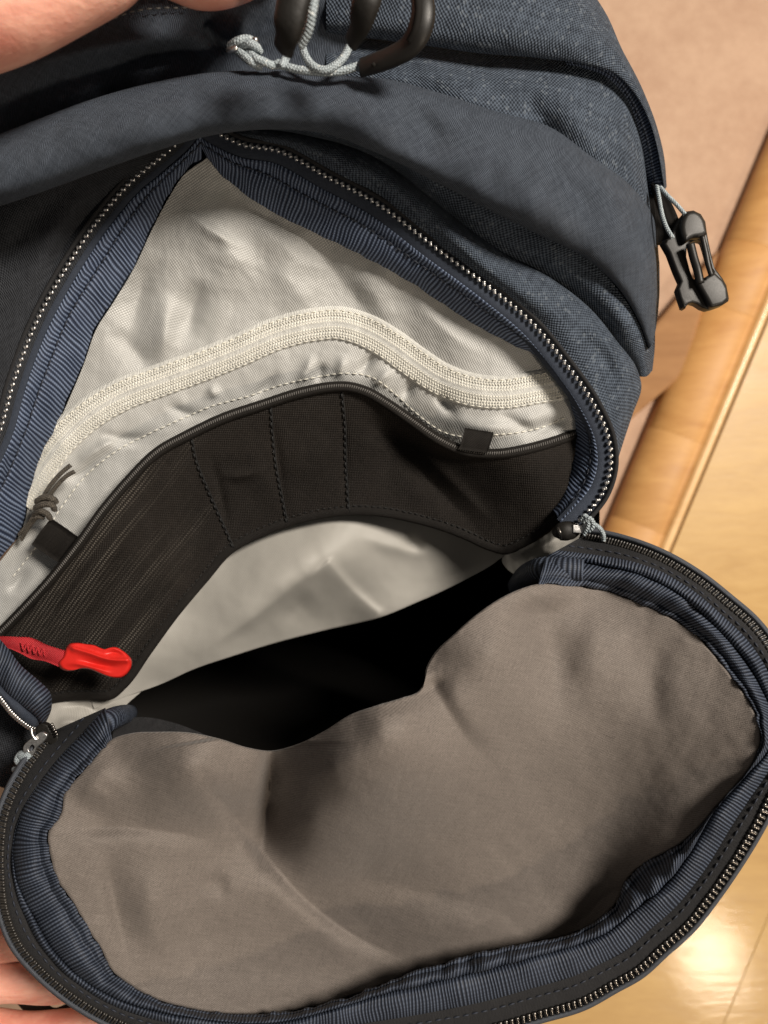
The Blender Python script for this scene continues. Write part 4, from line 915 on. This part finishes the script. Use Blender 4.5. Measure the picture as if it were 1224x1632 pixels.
# valley between the inner and outer roll, the teeth line, the outer rim (px)
MV = [(168, 1128), (125, 1176), (88, 1216), (58, 1256), (38, 1288), (25, 1325), (21, 1365), (30, 1412), (55, 1464), (80, 1507), (115, 1547), (152, 1574), (200, 1598), (270, 1616), (350, 1628), (440, 1630), (520, 1612), (612, 1584), (677, 1569), (762, 1549), (852, 1525), (922, 1505), (972, 1484), (1012, 1451), (1052, 1419), (1092, 1371), (1142, 1288), (1190, 1235), (1226, 1190), (1230, 1145), (1212, 1095), (1180, 1042), (1145, 1004), (1105, 965), (1060, 934), (1005, 912), (943, 900), (870, 887)]
GT = [(82, 1166), (64, 1192), (40, 1226), (20, 1262), (6, 1300), (0, 1345), (0, 1400), (6, 1450), (30, 1509), (60, 1544), (120, 1594), (185, 1630), (260, 1656), (380, 1676), (520, 1674), (660, 1660), (790, 1638), (860, 1618), (929, 1597), (978, 1570), (1017, 1548), (1056, 1513), (1096, 1477), (1135, 1428), (1169, 1379), (1196, 1336), (1226, 1280), (1252, 1222), (1264, 1160), (1258, 1100), (1236, 1045), (1200, 995), (1160, 960), (1110, 921), (1050, 887), (985, 864), (932, 853)]
FI = FP[::-1][:]  # walk the same way round: from (152,1210) ... we need start top-left, anticlockwise on screen
i0 = FP.index((858, 933)); inner = [FP[0]] + FP[:i0 - 1:-1]
nB = 2600
rimD = tps([(168, 1128, .372), (60, 1256, .364), (21, 1365, .362), (80, 1507, .366), (270, 1616, .374), (520, 1612, .387), (762, 1549, .390), (972, 1484, .386), (1092, 1371, .372), (1226, 1190, .354), (1180, 1042, .361), (1005, 912, .378), (870, 887, .392), (82, 1166, .388), (932, 853, .404), (0, 1400, .362), (1264, 1160, .354)])
def al(pts, dz, n=nB):
    c = crv([(x, y, 0) for x, y in pts], n); c[:, 2] = rimD(c[:, 0], c[:, 1]) + dz; return c
cI = crv([(x, y, 0) for x, y in inner], nB); cM = al(MV, .004); cG = al(GT, .004)
# scalloped inner edge
sI = np.r_[0, np.cumsum(np.hypot(*np.diff(cI[:, :2], axis=0).T))]
cI = off(cI, np.array([5.0 * noise.noise(Vector((q / 30, 0, 2))) + 3.0 * noise.noise(Vector((q / 11, 0, 4))) for q in sI]) - 2.0)
cI[:, 2] = np.minimum(Dfl(cI[:, 0], cI[:, 1]), .40) + .0004
# match stations by arclength fraction is uneven around the corners: re-pair by nearest index smoothing
cM2 = cM; cI2 = pair(cM2, cI, nB); cG2 = pair(cM2, cG, nB)
def rib_sheet(name, a, b, m, bulge, rows, per, amp, seed, shape=None, puck=.0008, pper=40):
    v = np.linspace(0, 1, rows)[:, None, None]; R = a[None] * (1 - v) + b[None] * v
    R[..., 2] -= (bulge[None] if np.ndim(bulge) else bulge) * (shape(v[..., 0]) if shape else np.sin(math.pi * v[..., 0])**.6)
    mid = R[rows // 2]; s = np.r_[0, np.cumsum(np.hypot(*np.diff(mid[:, :2], axis=0).T))]
    R, U = rib_push(per, amp, seed, puck, pper)(R, s); G = W(R[..., 0], R[..., 1], R[..., 2])
    return B(grid_obj(name, G, m, uvs=ribuv(G, U))), R
s0 = np.linspace(0, 1, nB)
bul = .0052 + .0012 * np.array([noise.noise(Vector((q * 40, 0, 1))) for q in s0])
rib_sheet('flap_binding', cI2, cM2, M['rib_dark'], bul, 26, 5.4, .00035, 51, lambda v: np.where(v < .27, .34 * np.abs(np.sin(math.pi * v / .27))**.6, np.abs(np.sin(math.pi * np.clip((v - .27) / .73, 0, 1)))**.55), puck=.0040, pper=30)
# outer roll between the valley and the flat tape
fr = np.array([np.interp(q, [0, .10, .16, .30, .45, .8, .92, 1], [.02, .04, .30, .36, .52, .50, .48, .3]) for q in s0])[:, None]
cO = cM2 * (1 - fr) + cG2 * fr; cO[:, 2] = cM2[:, 2] + .0012
bulO = np.interp(s0, [0, .1, .18, .4, .85, 1], [.0005, .001, .004, .0048, .0044, .003]) + .0006 * np.array([noise.noise(Vector((q * 50, 3, 1))) for q in s0])
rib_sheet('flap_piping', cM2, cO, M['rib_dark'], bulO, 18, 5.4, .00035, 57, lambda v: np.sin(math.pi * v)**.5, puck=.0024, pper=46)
cT = off(cG2, 5, 0); cT[:, 2] = cG2[:, 2]
rib_sheet('flap_zipper_tape', cO, cT, M['tape_black'], .0008, 8, 4.8, .0001, 61, puck=.0004)
flap_tape = [o for o in bpy.data.objects if o.name == 'flap_zipper_tape'][0]
q = off((cO * .62 + cT * .38), 0, -.0009); B(stitches('flap_stitching', q, M['navy_thread'], None, 11, 4, r=.0004))
# outer edge tape
rows_ = [off(cG2, t, dz) for t, dz in ((6, .0006), (-2, .0004), (-5, .0010), (-7, -.0012), (-10, -.0016), (-13, -.0004), (-14, .002), (-12, .006))]
R = np.array(rows_); ro = B(grid_obj('flap_edge_tape', W(R[..., 0], R[..., 1], R[..., 2]), M['edge']))
# teeth
tooth_b = tooth_mesh('zipper_tooth', M['bronze'], .00135, .0023, .0013)
stuff_pts = []
for mtx, x in frames_along(off(cG2, 1.5, -.0006), 9.4):
    if x[1] > 1680 or x[0] > 1235 or x[1] > 1640: continue
    if x[0] > 780 and x[1] > 1200:
        o = bpy.data.objects.new('zipper_tooth', tooth_b); COL.objects.link(o); o.parent = flap_tape; o.matrix_local = mtx; NT += 1
        o.rotation_euler.rotate_axis('Z', -.15 + random.uniform(-.06, .06))
    else: stuff_pts.append(mtx)
bm = bmesh.new()
for mtx in stuff_pts:
    for half in (0, 1):
        t_ = bmesh.new(); t_.from_mesh(tooth_b); t_.transform(mtx @ Matrix.Translation((.00065 * (half * 2 - 1) * 1.25, 0, 0)) @ Matrix.Rotation(-.15, 4, 'Z') @ Matrix.Diagonal((.45, .8, .8, 1)))
        me_ = bpy.data.meshes.new('t'); t_.to_mesh(me_); t_.free(); bm.from_mesh(me_); bpy.data.meshes.remove(me_)
me = bpy.data.meshes.new('zipper_coil'); bm.to_mesh(me); bm.free(); o = B(link('zipper_coil', me, M['coil'])); o['kind'] = 'stuff'
# canvas back of the flap
tope = crv([(x, y + 10, .445) for x, y in FP[:i0 + 1][::-1]], 160)
cb = np.vstack([cG2[::6], tope]); cc = np.array([640, 1380.]); rows_ = []
for f_, dz in ((1.0, .004), (.97, .014), (.9, .032), (.7, .052), (.4, .060), (.05, .062)):
    r_ = cb.copy(); r_[:, :2] = cc + (r_[:, :2] - cc) * f_; r_[:, 2] = np.maximum(r_[:, 2] + dz, .0); rows_.append(r_)
R = np.array(rows_); o = B(grid_obj('flap_outer_panel', W(R[..., 0], R[..., 1], R[..., 2]), M['canvas'], None, 0, closed_u=True, uvs='planar'))

# ---- sliders and pulls --------------------------------------------------------------------------
def slab(name, outline, d, th, m, holes=(), bev=.0005, dfun=None, parent=None):
    """flat moulded piece: photo outline given its own distance and real thickness"""
    bm = bmesh.new()
    loops = []
    for lp_ in (outline,) + tuple(holes):
        vs = [bm.verts.new(W1(x, y, dfun(x, y) if dfun else d)) for x, y in lp_]
        es = [bm.edges.new((vs[i], vs[(i + 1) % len(vs)])) for i in range(len(vs))]; loops.append(es)
    r = bmesh.ops.triangle_fill(bm, use_beauty=True, use_dissolve=False, edges=[e for es in loops for e in es])
    bmesh.ops.recalc_face_normals(bm, faces=bm.faces)
    for f in list(bm.faces):
        if f.normal.z < 0: f.normal_flip()
    ex = bmesh.ops.extrude_face_region(bm, geom=list(bm.faces))
    nv_ = [g for g in ex['geom'] if isinstance(g, bmesh.types.BMVert)]
    bmesh.ops.translate(bm, verts=nv_, vec=(0, 0, th))
    bmesh.ops.recalc_face_normals(bm, faces=bm.faces)
    if bev:
        sh = [e for e in bm.edges if len(e.link_faces) == 2 and e.calc_face_angle(0) > .9]
        bmesh.ops.bevel(bm, geom=sh, offset=bev, segments=3, affect='EDGES', profile=.6)
    me = bpy.data.meshes.new(name); bm.to_mesh(me); bm.free()
    o = link(name, me, m, None, smooth=True)
    try:
        me.set_sharp_from_angle(angle=math.radians(40))
    except Exception: pass
    return o
def sm(pts, n=60): return [tuple(p[:2]) for p in crv([(x, y, 0) for x, y in pts], n, closed=True)]

# red leash and clip
cl = B(bpy.data.objects.new('key_leash', None)) if False else None
rw1 = crv([(-14, 1014, .415), (8, 1014, .412), (30, 1015, .410), (48, 1016, .4095), (70, 1026, .4085), (95, 1034, .408), (114, 1040, .4075)], 120)
rw2 = crv([(-10, 1040, .415), (10, 1033, .412), (30, 1040, .410), (50, 1050, .4095), (72, 1054, .4085), (92, 1062, .408), (104, 1067, .4075)], 120)
v = np.linspace(0, 1, 8)[:, None, None]; R = rw1[None] * (1 - v) + rw2[None] * v; R[..., 2] -= .0010 * np.sin(math.pi * v[..., 0]) + .0008 * np.sin(np.linspace(0, 9, 120))[None]
leash = B(grid_obj('red_leash', W(R[..., 0], R[..., 1], R[..., 2]), M['red_web'], None, .0016))
zz = []
for k in range(14):
    t = k / 13; zz.append((34 + t * 56, 1029 + t * 17 + (6 if k % 2 else -5), .4078))
zt = join_tubes('leash_stitching', [(crv(zz, 120), .0006, dict(seg=6))], M['red_web']); zt.parent = leash
CO = [(92, 1058), (99, 1047), (104, 1034), (110, 1026), (120, 1024), (138, 1026), (151, 1028), (160, 1032), (168, 1034), (174, 1032), (182, 1031), (193, 1035), (203, 1042), (210, 1051), (210, 1062), (205, 1072), (195, 1080), (182, 1081), (170, 1078), (158, 1073), (143, 1067), (128, 1066), (116, 1069), (104, 1069), (96, 1065)]
cc_ = crv([(x, y, 0) for x, y in CO], 160, closed=True); cen2 = np.array([150, 1050.])
v = np.linspace(.01, 1, 30)[:, None]; X = cen2[0] + (cc_[None, :, 0] - cen2[0]) * v; Y = cen2[1] + (cc_[None, :, 1] - cen2[1]) * v
D = np.full(X.shape, .4045) - folds(X, Y, [([(108, 1030), (140, 1040), (175, 1051), (208, 1052)], 1.6, 3.5, 5, .1, .05), ([(120, 1050), (160, 1060), (200, 1064)], -1.4, 5, 5), ([(98, 1060), (120, 1058), (150, 1064), (185, 1076)], 1.2, 4, 4), ([(165, 1042), (185, 1040), (200, 1046)], -1.0, 4, 4)])
D += .0030 * np.clip((v - .9) / .1, 0, 1)**2
R = np.stack([X, Y, D], -1); B(grid_obj('red_clip', W(R[..., 0], R[..., 1], R[..., 2]), M['red'], None, .0018, closed_u=True))

# left slider
ls = slab('zipper_slider', sm([(40, 1192), (58, 1172), (70, 1165), (78, 1170), (74, 1178), (60, 1192), (58, 1198), (49, 1204), (42, 1198)], 50), .383, .0022, M['silver'], holes=(sm([(48, 1191), (56, 1185), (58, 1188), (50, 1196)], 16),), bev=.0004)
B(ls)
B(tube('slider_hook', crv([(50, 1160, .381), (52, 1172, .380), (58, 1180, .380)], 14), .0006, M['silver'], None, 8))
B(slab('slider_body', sm([(62, 1160), (70, 1150), (80, 1152), (86, 1162), (98, 1172), (92, 1186), (80, 1180), (68, 1176)], 40), .391, .004, M['rubber'], bev=.0008))
B(join_tubes('slider_teeth', [(np.array(W([84 + k * 2.1, 79 + k * 2.1], [1153 + k * 4, 1158 + k * 4], [.386, .386])), .0006, dict(seg=6, metres=True)) for k in range(5)], M['bronze'], None))
B(tube('cord_end', crv([(48, 1200, .382), (42, 1206, .382), (34, 1204, .384), (30, 1212, .384), (36, 1218, .384), (30, 1226, .386), (22, 1226, .388)], 40), [.0018, .0024, .0022, .0018, .0014], M['cord'], None, 12))
# right slider
B(tube('slider_body', crv([(884, 850, .408), (892, 848, .404), (904, 846, .403), (914, 845, .405), (921, 844, .408)], 24), [.0022, .0046, .0050, .0046, .0026], M['rubber'], None, 16, flat=.7))
B(slab('slider_pull', [(912, 836), (932, 838), (932, 850), (912, 849)], .401, .0016, M['silver'], bev=.0004))
B(tube('slider_hook', crv([(889, 840, .398), (893, 850, .397), (894, 860, .399)], 12), .0007, M['bronze'], None, 8))
B(join_tubes('pull_cord', rope_items([(930, 852, .400), (936, 842, .397), (938, 830, .395), (932, 822, .396), (926, 830, .398)], .0011, 6) + rope_items([(930, 832, .397), (940, 826, .394), (946, 836, .395), (938, 846, .398), (930, 838, .400)], .0011, 6) + rope_items([(944, 834, .396), (954, 840, .396), (961, 850, .398), (962, 862, .402)], .0011, 6), M['cord']))

# ---- side buckle ---------------------------------------------------------------------------------
bk = .411
outer = [(1060, 386), (1078, 352), (1085, 344), (1098, 342), (1110, 348), (1117, 360), (1119, 375), (1122, 392), (1127, 415), (1131, 432), (1144, 449), (1150, 460), (1154, 480), (1153, 485), (1144, 491), (1130, 496), (1121, 498), (1112, 495), (1103, 489), (1096, 487), (1090, 489), (1085, 496), (1082, 495), (1077, 480), (1073, 466), (1078, 454), (1070, 436), (1060, 409), (1049, 390)]
hole = [(1088, 397), (1095, 392), (1104, 388), (1113, 390), (1117, 402), (1122, 420), (1128, 440), (1122, 448), (1112, 450), (1098, 450), (1093, 438), (1087, 415)]
buckle = B(slab('side_buckle', outer, bk, .0065, M['plastic'], holes=(hole,), bev=.0012))
def sub(o, p): o.parent = p; o.location = (0, 0, 0); return o
sub(tube('buckle_bar', crv([(1100, 388, .399), (1106, 412, .400), (1112, 432, .401), (1116, 452, .401)], 20), .0021, M['plastic'], None, 12), buckle)
sub(slab('buckle_shoulder', sm([(1080, 358), (1088, 345), (1100, 343), (1112, 352), (1118, 368), (1119, 380), (1108, 384), (1096, 386), (1086, 392), (1080, 380)], 50), .4065, .0065, M['plastic'], bev=.0022), buckle)
sub(slab('buckle_tongue', [(1102, 452), (1118, 446), (1131, 438), (1146, 452), (1152, 464), (1154, 482), (1145, 490), (1126, 495), (1118, 480)], .4065, .006, M['plastic'], bev=.0018), buckle)
sub(tube('buckle_rail', crv([(1119, 376, .397), (1124, 400, .397), (1129, 424, .397), (1134, 440, .397)], 20), [.0012, .0015, .0012], M['plastic'], None, 10), buckle)
B(join_tubes('buckle_cord', rope_items([(1047, 296, .412), (1051, 320, .408), (1056, 345, .404), (1062, 362, .402), (1072, 379, .401)], .0010, 13), M['cord']))
B(join_tubes('buckle_cord', rope_items([(1052, 298, .412), (1064, 312, .408), (1078, 326, .405), (1092, 342, .402)], .0010, 10), M['cord']))
tab([(1040, 290, .425), (1060, 306, .420), (1082, 350, .410), (1072, 386, .408)], M['black_web'], 'buckle_strap', .0018)
B(sheet('strap_backing', [[(985, 150, .412), (1010, 200, .420), (1025, 260, .43), (1030, 330, .436), (1046, 392, .43)], [(1010, 150, .412), (1040, 200, .420), (1054, 260, .43), (1060, 320, .43), (1066, 386, .42)]], 40, M['black_web'], None)[0])
tab([(1038, 290, .428), (1050, 320, .424), (1074, 378, .410), (1048, 388, .412)], M['black_web'], 'buckle_strap', .0018)

# ---- pulls, cords and hook at the top ------------------------------------------------------------
B(join_tubes('knotted_cord', rope_items([(366, 74, .338), (378, 66, .334), (394, 62, .334), (408, 68, .337)], .0016, 6) + rope_items([(384, 74, .337), (398, 70, .333), (410, 76, .334), (414, 84, .338)], .0016, 6) + rope_items([(380, 82, .337), (392, 92, .334), (404, 100, .334), (416, 105, .338)], .0017, 7) + rope_items([(394, 80, .337), (406, 92, .333), (420, 98, .333), (434, 104, .336), (446, 103, .338)], .0016, 7) + rope_items([(388, 88, .337), (398, 98, .335), (412, 106, .338)], .0015, 6), M['cord']))
B(tube('cord_tip', crv([(364, 80, .336), (372, 78, .333), (378, 77, .333)], 10), .0012, M['silver'], None, 8))
B(tube('cord_tip', crv([(404, 64, .334), (410, 64, .333)], 6), .0012, M['silver'], None, 8))
B(join_tubes('knotted_cord', rope_items([(440, 100, .336), (470, 110, .335), (500, 114, .335), (540, 114, .335), (575, 104, .335)], .0016, 14) + rope_items([(482, 76, .336), (488, 92, .334), (500, 106, .333), (518, 112, .333), (535, 104, .333), (550, 88, .334), (556, 76, .336)], .0016, 14) + rope_items([(448, 106, .334), (456, 92, .336), (460, 84, .338)], .0016, 5), M['cord']))
B(join_tubes('pull_cord', rope_items([(480, 72, .300), (490, 52, .296), (497, 24, .292), (502, -12, .29)], .0017, 7), M['cord']))
B(tube('zipper_pull', crv([(476, -30, .285), (466, 10, .285), (458, 48, .288), (452, 78, .296)], 30), [.0062, .0060, .0056, .0046], M['rubber'], None, 16, flat=.55))
B(tube('zipper_pull', crv([(592, -30, .292), (582, 8, .292), (572, 42, .298), (560, 68, .306)], 30), [.0056, .0054, .0048, .0036], M['rubber'], None, 16, flat=.55))
hk = B(tube('cord_hook', crv([(576, 108, .334), (600, 100, .330), (626, 90, .326), (650, 76, .322), (666, 54, .318), (674, 26, .316), (672, -6, .316), (662, -30, .318)], 60), [.0040, .0044, .0046, .0050, .0050, .0046, .0046], M['plastic'], None, 16, flat=.6))
for x, y in ((595, 103), (610, 96)): sub(tube('rivet', crv([(x, y, .3275), (x + .4, y, .3265)], 3), .0009, M['ink'], None, 10), hk)
B(tube('hook_groove', crv([(652, 66, .3185), (662, 46, .315), (667, 20, .313), (664, -14, .313)], 30), .0015, M['ink'], None, 8))
B(stitches('top_stitching', crv([(180, 30, .340), (200, 22, .340), (225, 16, .340), (260, 13, .341), (330, 14, .343)], 60), M['grey_thread'], None, 9, 5, r=.0004))

# ================================================================== THE HANDS
person = empty('person', (-.10, .20, CZ - .32), 'person out of frame whose bare hands hold the bag by its top and flap', 'person')
def hand(name, palm, fingers, label):
    """one continuous skinned surface: wrist, palm, five fingers; points (x, y, d, radius m)"""
    bm = bmesh.new(); sk = []; 
    def vtx(p): v_ = bm.verts.new(W1(p[0], p[1], p[2])); sk.append(p[3]); return v_
    prev = None; pv = []
    for p in palm:
        v_ = vtx(p); pv.append(v_)
        if prev: bm.edges.new((prev, v_))
        prev = v_
    for root, pts in fingers:
        prev = pv[root]
        for p in pts:
            v_ = vtx(p); bm.edges.new((prev, v_)); prev = v_
    me = bpy.data.meshes.new(name); bm.to_mesh(me); bm.free()
    o = link(name, me, M['skin'], None)
    md = o.modifiers.new('Skin', 'SKIN'); md.use_smooth_shade = True
    for i, r in enumerate(sk): me.skin_vertices[0].data[i].radius = (r, r)
    me.skin_vertices[0].data[0].use_root = True
    s_ = o.modifiers.new('Subdivision', 'SUBSURF'); s_.levels = 3; s_.render_levels = 3
    o.parent = person; o.location = -Vector(person.location); o['label'] = label
    return o
hand('hand', [(-420, -260, .30, .030), (-200, -190, .30, .034), (-40, -150, .30, .036), (120, -170, .30, .034)],
     [(1, [(-130, 50, .292, .024), (-10, 20, .290, .0205), (90, -26, .292, .0185), (165, -54, .294, .0165), (220, -80, .298, .0135)]),      # thumb along the bag
      (3, [(240, -90, .30, .0135), (310, -32, .304, .0132), (372, -42, .31, .0125), (440, -80, .325, .0105)]),
      (3, [(300, -190, .30, .012), (420, -150, .31, .0110), (480, -90, .33, .0100)]),
      (3, [(280, -250, .31, .0115), (400, -240, .33, .0105), (460, -190, .35, .0095)]),
      (3, [(220, -300, .32, .0105), (330, -310, .34, .0095), (400, -270, .36, .0085)])], 'upper left hand gripping the top of the bag')
hand('hand', [(-420, 1900, 0.475, 0.0324), (-260, 1760, 0.455, 0.0346), (-150, 1660, 0.445, 0.0346), (-90, 1610, 0.440, 0.0302)],
     [(3, [(-30, 1570, 0.430, 0.0130), (20, 1560, 0.427, 0.0119), (90, 1570, 0.435, 0.0108), (150, 1560, 0.445, 0.0097)]),
      (3, [(-40, 1500, 0.435, 0.0130), (10, 1500, 0.430, 0.0119), (70, 1500, 0.440, 0.0108), (120, 1490, 0.450, 0.0097)]),
      (3, [(-50, 1640, 0.445, 0.0130), (40, 1650, 0.440, 0.0119), (110, 1640, 0.445, 0.0108), (170, 1630, 0.455, 0.0097)]),
      (2, [(-60, 1700, 0.455, 0.0119), (60, 1730, 0.455, 0.0108), (130, 1720, 0.460, 0.0092)]),
      (2, [(-160, 1540, 0.415, 0.0162), (-120, 1440, 0.395, 0.0140), (-70, 1380, 0.385, 0.0119)])], 'lower left hand holding the flap from beneath')
B(tube('hanging_strap', crv([(20, 1560, .47), (50, 1600, .47), (85, 1622, .47), (120, 1610, .47), (150, 1585, .47)], 40), .006, M['black_web'], None, 12, flat=.4))
print('teeth', NT, 'objects', len(bpy.data.objects))
